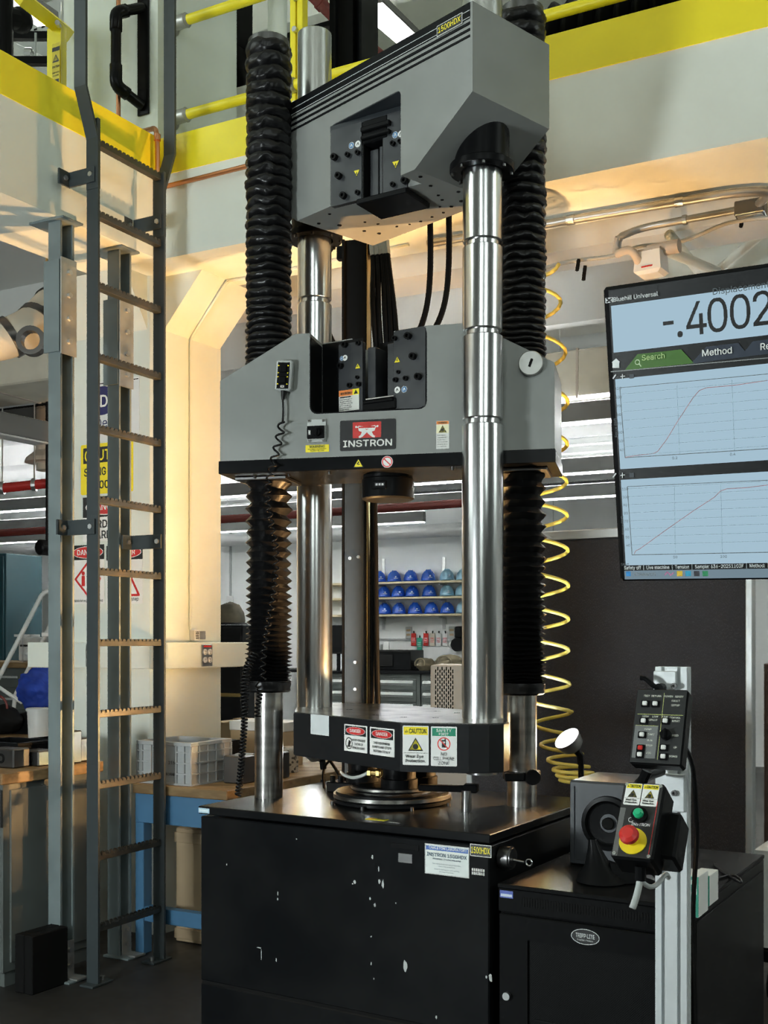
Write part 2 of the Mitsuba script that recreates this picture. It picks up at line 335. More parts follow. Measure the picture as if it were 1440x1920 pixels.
# signs of the base
x0, z0 = on_base(797, 1637); x1, z1 = on_base(880, 1579)
w, h = x1-x0, abs(on_base(838, 1583)[1]-on_base(838, 1640)[1])
s = Print(w, h, (.70, .74, .72)); s.rect(.004, h*.80, w-.004, h-.006, BLU)
s.text('CARLETON LABORATORY', w/2+.004, h*.845, h*.085, WHITE, True, maxw=w*.86)
s.text('INSTRON 1500HDX', w/2, h*.60, h*.115, (.05, .09, .13), True, maxw=w*.9).text('UNIVERSAL TESTING MACHINE', w/2, h*.50, h*.05, (.05, .09, .13), maxw=w*.78)
for i, t in enumerate(('Hydraulic load frame for tension and compression', 'testing. Trained operators only.', 'Contact the laboratory staff before operating', 'this equipment at any time.')):
    s.text(t, w/2, h*(.35-.075*i-(.03 if i > 1 else 0)), h*.032, (.35, .4, .42), maxw=w*.86)
s.rect(0, 0, w, .003, (.5, .5, .5)).rect(0, h-.003, w, h, (.5, .5, .5)).rect(0, 0, .003, h, (.5, .5, .5)).rect(w-.003, 0, w, h, (.5, .5, .5))
s.put('information_sign', base, fb.at(x0, -bd/2+.006, z0), 'white laboratory sign with blue heading')
def inch_badge(w, h):
    s = Print(w, h, (.6, .6, .58)); s.rect(.0025, .0025, w-.0025, h-.0025, BLACK); s.text('1500HDX', w/2, h*.27, h*.50, YEL, True, maxw=w*.88); return s
xa, za = on_base(880, 1606); xb, zb = on_base(921, 1586)
inch_badge(xb-xa-.002, .038).put('model_badge', base, fb.at(xa+.003, -bd/2+.006, za+.003), 'black badge with yellow model number')
xa, za = on_base(747, 1617); obj('metal_tag', box(.052, .002, .030, (xa+.026, -bd/2+.005, za+.016), .0008), 'dark_steel', base, fb)
xa, za = on_base(733, 1588); obj('metal_tag', box(.105, .002, .018, (xa+.052, -bd/2+.005, za+.006), .0008), 'black_satin', base, fb)
xa, za = on_base(883, 1640)
obj('vent_slots', [box(.004, .002, .009, (xa+.006+i*.0065, -bd/2+.005, za+.006+j*.011)) for i in range(7) for j in range(2)], 'white_plastic', base, fb, kind='stuff')
Print(.050, .018, (.35, .50, .60)).rect(.004, .005, .046, .013, (.62, .70, .72)).put('asset_tag', base, fb.at(-bw/2+.003, -bd/2-.001, BZ-.024))
# the round lock on the base's right-hand side, and stickers on its top
fs = fb.at(bw/2, -bd/2+.09, .79, 90)
lk = obj('lock_knob', lathe([(0, 0), (.036, 0), (.036, .034), (.031, .036), (.031, .04), (0, .04)], 32, axis='x'), 'dark_steel', base, fb.at(bw/2-.001, -bd/2+.085, .80), 40)
obj('key_ring', [tube([fb.pt(bw/2+.04+.012*i, -bd/2+.085, .795-.001*i) for i in range(4)], .004, 8), W(fb.at(bw/2+.092, -bd/2+.085, .792)(lathe([(.010+.003*math.cos(t), .003*math.sin(t)) for t in np.linspace(0, 2*math.pi, 9)], 20, axis='y')))], 'chrome', lk, None, 40)
fp = fb.at(.12, -bd/2+.045, BZ, 0, -90)
s = Print(.075, .034, YEL); s.rect(.002, .002, .03, .032, (.75, .45, .04)); s.text('WARNING', .052, .021, .006, BLACK, True); s.text('PINCH POINT', .052, .011, .004, BLACK)
s.put('warning_label', base, fb.at(.095, -bd/2+.05, BZ, 0, -90))
s = Print(.052, .016, (.03, .03, .03)); s.ell(.026, .008, .022, .006, (.4, .4, .4)); s.put('oval_badge', base, fb.at(.19, -bd/2+.03, BZ, 0, -90))
# ram between base and lower platen
rc = (.03, 4.13)
ram = obj('ram_base', lathe([(0, BZ), (.205, BZ), (.215, BZ+.006), (.215, BZ+.016), (.208, BZ+.018), (.208, BZ+.044), (.19, BZ+.048), (.15, BZ+.05), (.15, BZ+.066), (.14, BZ+.07), (0, BZ+.07)], 64, (*rc, 0)), 'black_satin', tm, None, 25)
obj('rim_band', ring(.2085, .217, .013, (*rc, BZ+.029), n=64), 'steel', ram, None, 30)
obj('rim_band', ring(.148, .153, .008, (*rc, BZ+.058), n=64), 'steel', ram, None, 30)
for i in range(8):
    a = i*math.pi/4+.3
    obj('bolt', bolt(.007, .012, axis='z'), 'dark_steel', ram, W.at(rc[0]+.228*math.cos(a), rc[1]+.228*math.sin(a), BZ))
for x, y in ((-.075, 4.20), (.055, 4.02), (.13, 4.10), (-.01, 4.29)):
    obj('ram_cylinder', lathe([(0, BZ+.066), (.064, BZ+.066), (.066, BZ+.07), (.066, BZ+.10), (.060, BZ+.103), (.060, 1.06), (0, 1.06)], 32, (x, y, 0)), 'black_satin', ram, None, 30)
# lower platen
PZ1, PZ0 = 1.213, 1.053
half = [(.052, 3.617), (.27, 3.567), (.335, 3.570), (.385, 3.60), (.408, 3.65), (.412, 3.72), (.405, 3.95), (.393, 4.165)]
plat = half+[(2*MC[0]-x, 2*MC[1]-y) for x, y in half]
core = sg.Polygon(plat).buffer(-.004)
pl = obj('platen', [prism(sg.Polygon(plat), PZ1-PZ0-.008, 'xy', PZ0+.004), prism(core, PZ1-PZ0-.003, 'xy', PZ0+.0015)], 'platen_paint', tm)
obj('table_top', prism(core, .004, 'xy', PZ1-.003), 'steel', pl)
obj('slot', [prism(sg.LineString([P(x, y, (H-PZ1)*F/(y-HZ))[:2], P(x+9, y+.3, (H-PZ1)*F/(y-HZ))[:2]]).buffer(.004), .001, 'xy', PZ1+.0005) for x, y in ((700, 1341), (752, 1345), (812, 1346), (815, 1334), (852, 1337), (650, 1331))], 'black_matte', pl)
a59 = math.degrees(math.atan2(4.16-3.617, .331+.052))
K = np.array([.052, 3.617]); Lc = np.array(plat[-1])
Lc = np.array([2*MC[0]-.393, 2*MC[1]-4.165])
thL = math.degrees(math.atan2(Lc[1]-K[1], K[0]-Lc[0])); thR = math.degrees(math.atan2(3.617-3.567, .27-.052))
fL = Fr((*Lc, 0), thL); LL = np.linalg.norm(K-Lc); fR = Fr((*K, 0), thR)
def face_s(fr, px, off=0.):
    u = fr.M[:, 0]; o = fr.o+fr.M[:, 1]*off; r = (px-720)/F
    return (r*o[1]-o[0])/(u[0]-r*u[1])
def face_sz(fr, px, py, off=0.):
    s_ = face_s(fr, px, off); q = fr.pt(s_, off, 0); return s_, H+(HZ-py)/F*q[1]
x0, z0 = face_sz(fL, 583, 1374); x1, _ = face_sz(fL, 617, 1374)
s = Print(x1-x0, .072, (.62, .65, .66)); s.rect(.01, .012, .016, .013, BLACK); s.put('blank_label', pl, fL.at(x0, -.0002, z0-.004), 'plain white label')
def danger(fr, pxa, pxb, py, lines, icon):
    x0, z0 = face_sz(fr, pxa, py); x1, _ = face_sz(fr, pxb, py); w = x1-x0; h = .092
    s = Print(w, h, WHITE, r=.002); s.rect(w*.05, h*.60, w*.95, h*.95, BLACK); s.ell(w/2, h*.775, w*.42, h*.155, WHITE); s.ell(w/2, h*.775, w*.40, h*.14, RED, .0005)
    s.text('DANGER', w/2, h*.72, h*.125, WHITE, True, maxw=w*.64, lift=.001)
    cx, mw = (w*.65, w*.56) if icon else (w/2, w*.9)
    for i, t in enumerate(lines): s.text(t, cx, h*(.40-.145*i), h*.085, BLACK, False, maxw=mw)
    if icon:
        s.ringline(w*.22, h*.30, w*.15, w*.02, BLACK); s.poly([(w*.17, h*.22), (w*.24, h*.2), (w*.31, h*.36), (w*.21, h*.42)], BLACK); s.line([(w*.14, h*.18), (w*.3, h*.2)], w*.03, BLACK)
    s.put('danger_label', pl, fr.at(x0, -.0002, z0), None)
    return w
danger(fL, 646, 689, 1407, ('KEEP FINGERS', 'CLEAR OF', 'PINCH POINT'), True)
danger(fL, 694, 740, 1414, ('THIS EQUIPMENT', 'STARTS AND STOPS', 'AUTOMATICALLY'), False)
labels[pl+'__danger_label'] = {'label': 'danger label about keeping fingers clear'}
labels[pl+'__danger_label_001'] = {'label': 'danger label about automatic starts'}
def eye_label(w, h):
    s = Print(w, h, WHITE, r=.003); s.rect(w*.04, h*.77, w*.96, h*.97, YEL); s.text('CAUTION', w*.58, h*.81, h*.115, BLACK, True, maxw=w*.66)
    s.poly(tri_pts(w*.15, h*.865, w*.13), BLACK); s.poly(tri_pts(w*.15, h*.865, w*.08), YEL)
    s.poly(tri_pts(w/2, h*.53, w*.58), BLACK); s.poly(tri_pts(w/2, h*.525, w*.45), YEL); s.ell(w/2, h*.47, w*.105, h*.07, BLACK, .0008); s.rect(w*.42, h*.37, w*.52, h*.42, BLACK)
    s.rect(w*.05, h*.305, w*.95, h*.315, BLACK)
    s.text('Wear Eye', w*.12, h*.19, h*.075, BLACK, True, 'l', w*.72).text('Protection.', w*.12, h*.075, h*.075, BLACK, True, 'l', w*.8); return s
x0, z0 = face_sz(fR, 755, 1434); x1, z1 = face_sz(fR, 804, 1362)
eye_label(x1-x0, .127).put('caution_label', pl, fR.at(x0, -.0002, z0), 'yellow caution label about eye protection')
x0, z0 = face_sz(fR, 808, 1436); x1, z1 = face_sz(fR, 857, 1364); w, h = x1-x0, .127
s = Print(w, h, WHITE, r=.003); s.rect(w*.05, h*.76, w*.95, h*.96, GRN); s.text('SAFETY', w/2, h*.865, h*.075, WHITE, True, maxw=w*.7).text('FIRST', w/2, h*.775, h*.065, WHITE, True, maxw=w*.6)
s.rect(w*.42, h*.47, w*.58, h*.66, BLACK).rect(w*.45, h*.57, w*.55, h*.63, WHITE).line([(w*.55, h*.65), (w*.55, h*.71)], w*.04, BLACK)
s.ringline(w/2, h*.56, w*.25, w*.035, (.7, .05, .04)); s.line([(w*.33, h*.68), (w*.67, h*.44)], w*.035, (.7, .05, .04), .001)
for i, t in enumerate(('NO', 'CELL PHONE', 'ZONE')): s.text(t, w/2, h*(.27-.115*i), h*.08, BLACK, False, maxw=w*.8)
s.put('no_phone_label', pl, fR.at(x0, -.0002, z0), 'green and white safety label against phones')
# columns: turned grooves above, plain below; a nut under the platen
NEAR, FAR = np.array([.3365, 3.825]), np.array([-.2775, 4.475])
def column(c, top, grooves):
    pr = [(0, PZ0-.03), (.055, PZ0-.03), (.055, PZ0+.01), (.0705, PZ0+.01)]
    r = .0705
    for z in grooves:
        pr += [(r, z-.012), (r-.003, z-.0095), (.058, z-.009), (.058, z+.009), (r-.004, z+.0095), (r-.0015, z+.012)]; r -= .0008
    pr += [(r, top-.004), (r-.004, top), (0, top)]
    return lathe(pr, 64, (*c, 0))
gz = [2.222, 2.524, 2.827]
for c, top in ((NEAR, 3.96), (FAR, 3.90)):
    k = obj('column', column(c, top, gz), 'chrome', tm, None, 20)
    obj('column_cap', lathe([(0, top-.01), (.03, top-.01), (.03, top+.012), (.024, top+.02), (0, top+.02)], 24, (*c, 0)), 'black_satin', k, None, 30)
# screws in their bellows
SL, SR = MC-np.array([.974, -.225])*.48, MC+np.array([.974, -.225])*.48
for c in (SL, SR):
    sc_ = obj('screw_guard', lathe([(0, BZ-.005), (.0535, BZ-.005), (.0535, 1.285), (.047, 1.29), (.047, 1.31), (0, 1.31)], 48, (*c, 0)), 'steel', tm, None, 30)
def bellows(c, z0, z1, p_bot, p_top, r_out, r_in, round_, seed, power=2.0):
    """folds whose pitch grows from p_bot to p_top"""
    zs, z = [z0], z0
    while z < z1:
        t = ((z-z0)/(z1-z0)); z += p_bot+(p_top-p_bot)*t**power; zs.append(z)
    zs = np.array(zs)*1.0; zs = z0+(zs-z0)*(z1-z0)/(zs[-1]-z0)
    g = np.random.default_rng(seed); prof = []
    for a, b in zip(zs, zs[1:]):
        rr = r_out+g.normal(0, .0012); ri = r_in+g.normal(0, .0008)
        ts = np.linspace(0, 1, 9)[:-1] if round_ else np.array([0, .25, .45, .5, .55, .75])
        for t in ts:
            e = math.sin(math.pi*t)**.55 if round_ else 1-abs(2*t-1)**1.0
            prof.append((ri+(rr-ri)*e, a+(b-a)*t))
    prof.append((r_in, z1)); prof = np.array(prof); n = 56; ang = np.arange(n)*2*math.pi/n
    R = np.repeat(prof[:, :1], n, 1); Z = np.repeat(prof[:, 1:], n, 1)
    pts = np.stack([np.cos(ang)*4+0*R, np.sin(ang)*4+0*R, Z*34], -1)
    d = meshkit.fbm(pts, 3, seed)-.5; pts2 = np.stack([np.cos(ang)*9+0*R, np.sin(ang)*9+0*R, Z*60], -1)
    R = R+d*.010+(meshkit.noise(pts2, seed+3)-.5)*(.006 if round_ else .004)
    Z = Z+(meshkit.noise(np.stack([np.cos(ang)*2.2+0*R, np.sin(ang)*2.2+0*R, Z*12], -1), seed+9)-.5)*(.016 if round_ else .008)
    v = np.stack([c[0]+R*np.cos(ang), c[1]+R*np.sin(ang), Z], -1).reshape(-1, 3); k = len(prof)
    i, j = np.meshgrid(np.arange(k-1), np.arange(n), indexing='ij'); j2 = (j+1) % n
    q = np.stack([i*n+j, i*n+j2, (i+1)*n+j2, (i+1)*n+j], -1).reshape(-1, 4)
    return trimesh.Trimesh(v, np.vstack([q[:, [0, 1, 2]], q[:, [0, 2, 3]]]), process=False)
for i, c in enumerate((SL, SR)):
    b1 = obj('upper_bellows', bellows(c, 2.46, 3.735, .019, .053, .087, .074, True, 11+i, .8), 'rubber', tm, None, 55)
    obj('clamp_ring', lathe([(.070, 3.725), (.078, 3.725), (.078, 3.752), (.070, 3.758), (.066, 3.752), (0, 3.748)], 40, (*c, 0)), 'dark_steel', b1, None, 30)
    b2 = obj('lower_bellows', bellows(c, 1.318, 2.10, .011, .055, .087, .066, False, 21+i, 1.0), 'rubber', tm, None, 25)
    obj('cuff', lathe([(.05, 1.283), (.078, 1.283), (.083, 1.290), (.082, 1.30), (.085, 1.31), (.083, 1.325), (.06, 1.33)], 48, (*c, 0)), 'rubber', b2, None, 40)
    obj('mounting_ring', lathe([(.06, 2.43), (.098, 2.43), (.100, 2.438), (.098, 2.452), (.086, 2.46), (.06, 2.46)], 40, (*c, 0)), 'black_satin', b1, None, 30)
    obj('mounting_plate', box(.20, .20, .012, (0, 0, 2.082), .002), 'dark_steel', b2, Fr((*c, 0), 13.))
# middle crosshead
fm = Fr((*MC, 0), 13.); hw, hd = .61, .17
sil = [(-hw, 2.137), (hw, 2.137), (hw, 2.433), (.323, 2.588), (-.323, 2.588), (-hw, 2.433)]
ang = math.tan(math.radians(19)); RX0, RX1, RZ = -.265, .163, 2.296
recess = prism(rrect(RX0, RX1, RZ, 2.9, .028), .17+.50, 'xz', -.5)
wedge = prism([(RX0-.05, -.6), (RX1+.2, -.6), (RX1+.2, -hd-.2*ang), (RX1, -hd), (RX0-.05, -hd+(RX1-RX0+.05)*ang)], 1.2, 'xy', 2.0)
slotcut = span(-.135, .035, -.3, .10, RZ+.03, 2.9)
rc_ = tri(man(weld(recess)) ^ man(weld(wedge)))
body = sub(prism(sil, 2*hd, 'xz', -hd), rc_, slotcut)
mx = obj('middle_crosshead', body, 'paint_grey', tm, fm, False)
obj('lower_band', span(-hw-.004, hw+.004, -hd-.006, hd+.006, 2.090, 2.137, .002), 'paint_black', mx, fm)
inl = .003
lin = sub(prism(rrect(RX0-.001, RX1+.001, RZ-.001, 2.5885, .028), .30, 'xz', -.21), prism(rrect(RX0+inl, RX1-inl, RZ+inl, 2.95, .026), .4, 'xz', -.3), span(-1, 1, -1, -hd-.0008, 1, 4))
lin = tri(man(weld(lin)) ^ man(weld(prism([(RX0-.1, -.4), (RX1+.1, -.4), (RX1+.1, -hd+.003-.1*ang), (RX0-.1, -hd+.003+(RX1-RX0+.1)*ang)], 1.4, 'xy', 2.0))))
obj('recess_lining', lin, 'paint_black', mx, fm)
fj = fm.at(RX1, -hd, 0, -0.0); fj = Fr(fm.pt(RX1, -hd, 0), 32.)
# local x of fj runs left (negative) along the jaws
def plate(fr, x0, x1, z0, z1, th=.018, r=.02, name='jaw_plate', corners=True, parent=mx):
    return obj(name, prism(rrect(x0, x1, z0, z1, r) if corners else sg.box(x0, z0, x1, z1), th, 'xz', -th*.2), 'jaw_steel', parent, fr)
sR0, sR1 = face_s(fj, 739), face_s(fj, 799); sL0, sL1 = face_s(fj, 636), face_s(fj, 681)
jp1 = plate(fj, sR0, sR1-.001, RZ+.003, 2.587, .02, .012)
jp2 = plate(fj, sL0, sL1, RZ+.003, 2.572, .02, .006)
jw = obj('jaw_wedge', [span(sL1+.006, sL1+.040, .02, .10, RZ+.05, 2.55, .002), span(sR0-.035, sR0-.002, .01, .10, RZ+.05, 2.55, .002)], 'jaw_steel', mx, fj)
obj('recess_back', [span(-.446, sL1+.001, -.0032, -.0008, RZ+.004, 2.583), span(sR0-.001, -.012, -.0032, -.0008, RZ+.004, 2.583)], 'paint_black', mx, fj)
obj('jaw_base', [span(sL1+.004, sR0+.012, -.012, .10, RZ+.012, RZ+.052, .004), span(sL1+.01, sR0+.004, -.02, .0, RZ+.040, RZ+.050, .002)], 'black_satin', mx, fj)
obj('jaw_rail', span(sL1+.02, sR0+.008, -.016, .0, RZ+.054, RZ+.060, .001), 'steel', mx, fj)
obj('jaw_cavity', span(sL1, sR0, .104, .13, RZ+.01, 2.585), 'black_matte', mx, fj)
def bolts_at(fr, lst, parent, off=-.004, mat='black_satin', r0=.011):
    for px, py, r in lst:
        x, z = face_sz(fr, px, py, off); obj('bolt', bolt(r0*r, .016*r), mat, parent, fr.at(x, off, z), 30)
bolts_at(fj, [(741, 635, .8), (767, 631, 1.1), (776, 669, 1.1), (786, 707, 1.1), (743, 713, .8), (762, 710, .8)], jp1)
bolts_at(fj, [(648, 647, 1), (673, 644, .8), (640, 687, 1), (657, 723, .8), (674, 721, .8)], jp2)
bolts_at(fj, [(748, 698, .6)], jp1, -.0035); bolts_at(fj, [(671, 708, .6)], jp2, -.0035)
def tri_label(parent, fr, px, py, size, off=-.0042, down=False):
    x, z = face_sz(fr, px, py, off); s = Print(.001, .001, BLACK); s.parts = []; s.y = 0
    t = [(a, (-b if down else b)) for a, b in tri_pts(0, 0, size)]; t2 = [(a*.82, b*.82-size*.012*(-1 if down else 1)) for a, b in t]
    s.poly(t, BLACK); s.y = -.0005; s.poly(t2, YEL); s.line([(-size*.14, -size*.12), (size*.04, size*.04), (-size*.02, size*.12)], size*.09, BLACK); s.line([(-size*.05, -size*.16), (size*.16, -size*.12)], size*.07, BLACK)
    s.put('warning_triangle', parent, fr.at(x, off, z), 'small yellow warning triangle')
def round_label(parent, fr, px, py, d, bg, fg, off=-.0042, rim=None):
    x, z = face_sz(fr, px, py, off); s = Print(.001, .001, BLACK); s.parts = []; s.y = 0
    s.ell(0, 0, d/2, d/2, rim or (.6, .6, .6)); s.y = -.0004; s.ell(0, 0, d*.44, d*.44, bg); s.line([(-d*.17, -d*.2), (-d*.1, d*.05), (-d*.04, d*.2)], d*.11, fg); s.line([(d*.17, -d*.2), (d*.1, d*.05), (d*.04, d*.2)], d*.11, fg)
    s.put('round_label', parent, fr.at(x, off, z), 'small round pictogram label')
GB = (.09, .2, .38)
tri_label(jp1, fj, 745, 674, .029); tri_label(jp2, fj, 671, 686, .026)
round_label(jp1, fj, 745, 731, .024, WHITE, BLACK); round_label(jp1, fj, 758, 730, .024, GB, WHITE); round_label(jp2, fj, 647, 671, .022, WHITE, BLACK); round_label(jp2, fj, 641, 672, .018, GB, WHITE)
x0, z0 = face_sz(fj, 636, 775, -.005); x1, _ = face_sz(fj, 674, 775, -.005); w = x1-x0; h = .078
s = Print(w, h, (.66, .66, .62)); s.rect(0, h*.72, w*.68, h, (.75, .23, .06)); s.rect(w*.68, h*.72, w, h, YEL); s.poly(tri_pts(w*.84, h*.86, w*.2), BLACK); s.text('WARNING', w*.36, h*.79, h*.10, BLACK, True, maxw=w*.55); s.rect(w*.05, h*.64, w*.6, h*.69, BLACK)
for i in range(6): s.text(('Keep hands clear of', 'the grips while the', 'crosshead is moving.', 'Do not exceed the', 'rated load capacity', 'of this machine.')[i], w*.05, h*(.53-.095*i), h*.055, (.08, .08, .08), False, 'l', w*.9)
s.put('instruction_label', mx, fj.at(x0, -.006, z0+.004), 'orange and white warning label full of small print')
# badge, switch, labels on the front face
ff = fm.at(0, -hd, 0)
x0, z0 = face_sz(ff, 638, 847); x1, z1 = face_sz(ff, 742, 791); w, h = x1-x0, .108
s = Print(w, h, (.010, .010, .011), .004, r=.006); lx0, lx1, ly0, ly1 = w*.23, w*.745, h*.40, h*.93
s.rect(lx0, ly0, lx1, ly1, (.55, .035, .03), r=.004)
W_ = (.72, .71, .68); ux, uy = (lx1-lx0), (ly1-ly0)
def L(pts): return [(lx0+ux*a, ly0+uy*b) for a, b in pts]
for m_ in (1, -1):
    q = lambda a: .5+m_*(a-.5)
    s.poly(L([(q(.12), .78), (q(.22), .66), (q(.36), .70), (q(.40), .62), (q(.78), .10), (q(.66), .06), (q(.50), .34), (q(.34), .36), (q(.22), .44), (q(.20), .60)]), W_)
    s.ell(lx0+ux*q(.13), ly0+uy*.70, ux*.035, uy*.07, W_)
    s.line(L([(q(.36), .36), (q(.30), .10), (q(.22), .05)]), ux*.07, W_)
s.line(L([(.22, .66), (.78, .66)]), ux*.05, (.55, .035, .03), .0009); s.line(L([(.2, .72), (.5, .6), (.8, .72)]), ux*.06, W_)
s.text('INSTRON', w/2, h*.12, h*.21, W_, True, maxw=w*.88, sx=1.5)
s.put('maker_badge', mx, ff.at(x0, -.0002, z0+.002), 'black badge with red emblem')
x0, z0 = face_sz(ff, 577, 830); x1, _ = face_sz(ff, 612, 830); w = x1-x0
sw = obj('rotary_switch', [box(w, .006, .082, (x0+w/2, -.003, z0+.041), .001), box(w*.98, .012, .050, (x0+w/2, -.010, z0+.033), .003)], 'light_grey', mx, ff)
obj('switch_face', box(w*.92, .006, .046, (x0+w/2, -.018, z0+.033), .002), 'black_satin', sw, ff)
obj('knob', [cyl(.014, .018, (x0+w*.60, -.028, z0+.031), 'y', 20, .002), box(.008, .012, .026, (x0+w*.60, -.038, z0+.031), .002)], 'black_satin', sw, ff, 30)
s = Print(.012, .02, BLACK); s.rect(.003, .002, .005, .018, WHITE).rect(.007, .002, .009, .018, WHITE).rect(.003, .009, .009, .011, WHITE); s.put('switch_marks', sw, ff.at(x0+w*.1, -.0212, z0+.022))
obj('bolt', [bolt(.005, .006, (x0+w*a, -.006, z0+b)) for a in (.12, .88) for b in (.004, .076)], 'steel', sw, ff)
s = Print(.088, .026, YEL); s.text('WARNING', .044, .0155, .0085, BLACK, True); s.text('DISCONNECT POWER BEFORE', .044, .009, .0035, BLACK, maxw=.078); s.text('OPENING THIS COVER', .044, .003, .0035, BLACK, maxw=.07)
x0, z0 = face_sz(ff, 573, 849); s.put('warning_label', mx, ff.at(x0, -.0002, z0+.001), 'yellow warning label')
x0, z0 = face_sz(ff, 818, 842); w, h = .046, .098
s = Print(w, h, (.72, .73, .70)); s.rect(.001, h*.88, w-.001, h*.99, (.78, .25, .05)); s.text('WARNING', w/2, h*.905, h*.055, BLACK, True, maxw=w*.7); s.rect(.001, h*.56, w-.001, h*.87, (.85, .82, .55)); s.poly(tri_pts(w/2, h*.71, w*.62), BLACK); s.poly(tri_pts(w/2, h*.705, w*.48), YEL); s.ell(w/2, h*.68, w*.1, h*.05, BLACK, .0008)
for i in range(6): s.text(('Crush hazard.', 'Keep hands and', 'fingers clear.', 'Read the manual', 'before operating', 'the crosshead.')[i], w*.08, h*(.47-.08*i), h*.035, (.2, .2, .2), i == 0, 'l', w*.84)
s.put('warning_label', mx, ff.at(x0, -.0002, z0), 'tall white warning label with orange heading')
fbn = fm.at(0, -hd-.006, 0)
tri_label(mx, fbn, 672, 868, .038, -.0003)
x, z = face_sz(fbn, 726, 866); s = Print(.001, .001); s.parts = []; s.y = 0; s.ell(0, 0, .021, .021, WHITE); s.ringline(0, 0, .019, .004, (.7, .06, .06)); s.line([(-.012, .012), (.012, -.012)], .004, (.7, .06, .06)); s.put('prohibition_label', mx, fbn.at(x, -.0003, z), 'round red and white prohibition label')
x, z = face_sz(ff, 996, 683)
pg = obj('round_plug', lathe([(0, 0), (.040, 0), (.043, .004), (.043, .018), (.040, .021), (0, .021)], 40, axis='y'), 'galvanized', mx, ff.at(x, -.021, z), 30)
obj('slot', box(.008, .004, .028, (0, -.0225, 0)), 'black_matte', pg, ff.at(x, 0, z, 0, 0, 20))
obj('load_cell', [lathe([(0, 2.0), (.088, 2.0), (.098, 2.006), (.098, 2.075), (.092, 2.08), (.092, 2.092), (0, 2.092)], 40), box(.055, .012, .032, (-.01, -.098, 2.045), .003)], 'black_satin', mx, fm.at(-.02, .02, 0), 30)
s = Print(.036, .012, (.05, .05, .05)); [s.ell(.007+.011*i, .006, .004, .004, (.6, .6, .6)) for i in range(3)]; s.put('socket_plate', mx, fm.at(-.045, -.0845, 2.04))
obj('underside_bolt', [bolt(.006, .010).apply_transform(trimesh.transformations.rotation_matrix(math.pi/2, [1, 0, 0])).apply_translation((x, y, 2.09)) for x, y in ((-.5, -.1), (-.36, -.12), (-.2, -.14), (.25, -.14), (.36, -.1), (.5, -.05))], 'dark_steel', mx, fm)
# upper crosshead
fu = Fr((*MC, 0), 47.); uh = .195; us = .582; Z0, Z1, ZC = 3.07, 3.53, 3.24
prof = [(-.318, Z0), (.318, Z0), (us, ZC), (us, Z1), (-us, Z1), (-us, ZC)]
UX0, UX1, UZ = -.122, .25, 3.365
tn = math.tan(math.radians(15))
rec = tri(man(weld(prism(rrect(UX0, UX1, 2.5, UZ, .02), .8, 'xz', -.6))) ^ man(weld(prism([(UX0, -.6), (UX1, -.6), (UX1, -uh+(UX1-UX0)*tn+.001), (UX0, -uh+.001)], 2, 'xy', 2.3))))
cutc = [cyl(.0735, 2, (x, 0, 3.3), 'z', 48) for x in (-.447, .447)]
fk = Fr(fu.pt(UX0, -uh, 0), 32.)
q0_, q1_ = face_s(fk, 621), face_s(fk, 679); q2_, q3_ = face_s(fk, 719), face_s(fk, 759)
def inv(fr, m): m = m.copy(); m.vertices = (m.vertices-fr.o) @ fr.M; return m
ub = sub(prism(prof, 2*uh, 'xz', -uh), rec, inv(fu, fk(span(q1_+.001, q2_-.001, -.1, .15, 2.9, 3.355))), *cutc)
ux_ = obj('upper_crosshead', ub, 'paint_grey', tm, fu)
obj('black_header', [span(-us+.002, us-.010, -uh-.0025, -uh+.01, Z1-.052, Z1, .001)]+[span(-us+.002, us-.010, -uh-.0025, -uh+.01, Z1-.052-.020*i, Z1-.052-.020*i+.011-.001*i, .001) for i in (1, 2, 3)], 'paint_black', ux_, fu)
obj('header_line', [span(-us+.002, us-.010, -uh-.0035, -uh+.01, Z1-.028, Z1-.0255), span(-us+.002, us-.010, -uh-.0035, -uh+.01, Z1-.050, Z1-.0475)], 'light_grey', ux_, fu)
x, z = face_sz(fu, 843, 62, -uh)
inch_badge(.115, .036).put('model_badge', ux_, fu.at(us-.155, -uh-.004, Z1-.058), 'black badge with yellow model number')
obj('recess_back', [fk(span(.002, .383, -.0036, -.001, 3.341, 3.361)), fu(prism([(UX0+.004, -uh+.003), (UX1-.002, -uh+.003), (UX1-.002, -uh+(UX1-UX0)*tn-.002)], .0015, 'xy', UZ-.0022))], 'mast_steel', ux_)
up1 = plate(fk, q0_+.001, q1_, Z0-.004, 3.345, .02, .004, parent=ux_); up2 = plate(fk, q2_, q3_+.012, Z0-.004, 3.345, .02, .004, parent=ux_)
obj('jaw_wedge', [span(q1_+.015, q1_+.05, .03, .12, Z0-.002, 3.25, .002), span(q2_-.03, q2_-.004, .02, .12, Z0-.002, 3.25, .002)], 'jaw_steel', ux_, fk)
obj('jaw_base', [span(q1_+.004, q2_+.02, -.006, .10, 3.262, 3.345, .004), span(q1_+.004, q2_+.035, -.02, .0, 3.272, 3.286, .003), span(q1_+.004, q2_+.035, -.02, 0, 3.30, 3.318, .003)], 'black_satin', ux_, fk)
obj('jaw_cavity', [span(q1_+.002, q2_-.002, .125, .148, Z0+.001, 3.353), span(q1_+.002, q2_-.002, .0, .14, 3.345, 3.354), span(q1_+.002, q1_+.006, .002, .14, Z0+.001, 3.35), span(q2_-.006, q2_-.002, .002, .14, Z0+.001, 3.35)], 'black_matte', ux_, fk)
obj('jaw_frame', [span(q1_-.02, q2_+.10, -.01, .16, Z0-.022, Z0-.002, .003)], 'black_satin', ux_, fk)
bolts_at(fk, [(629, 296, 1.1), (637, 331, 1.1), (646, 368, 1.1), (653, 291, .8), (672, 287, .8), (672, 362, .8)], up1)
bolts_at(fk, [(761, 340, 1.1), (738, 347, .8), (738, 270, .8), (751, 266, .7)], up2)
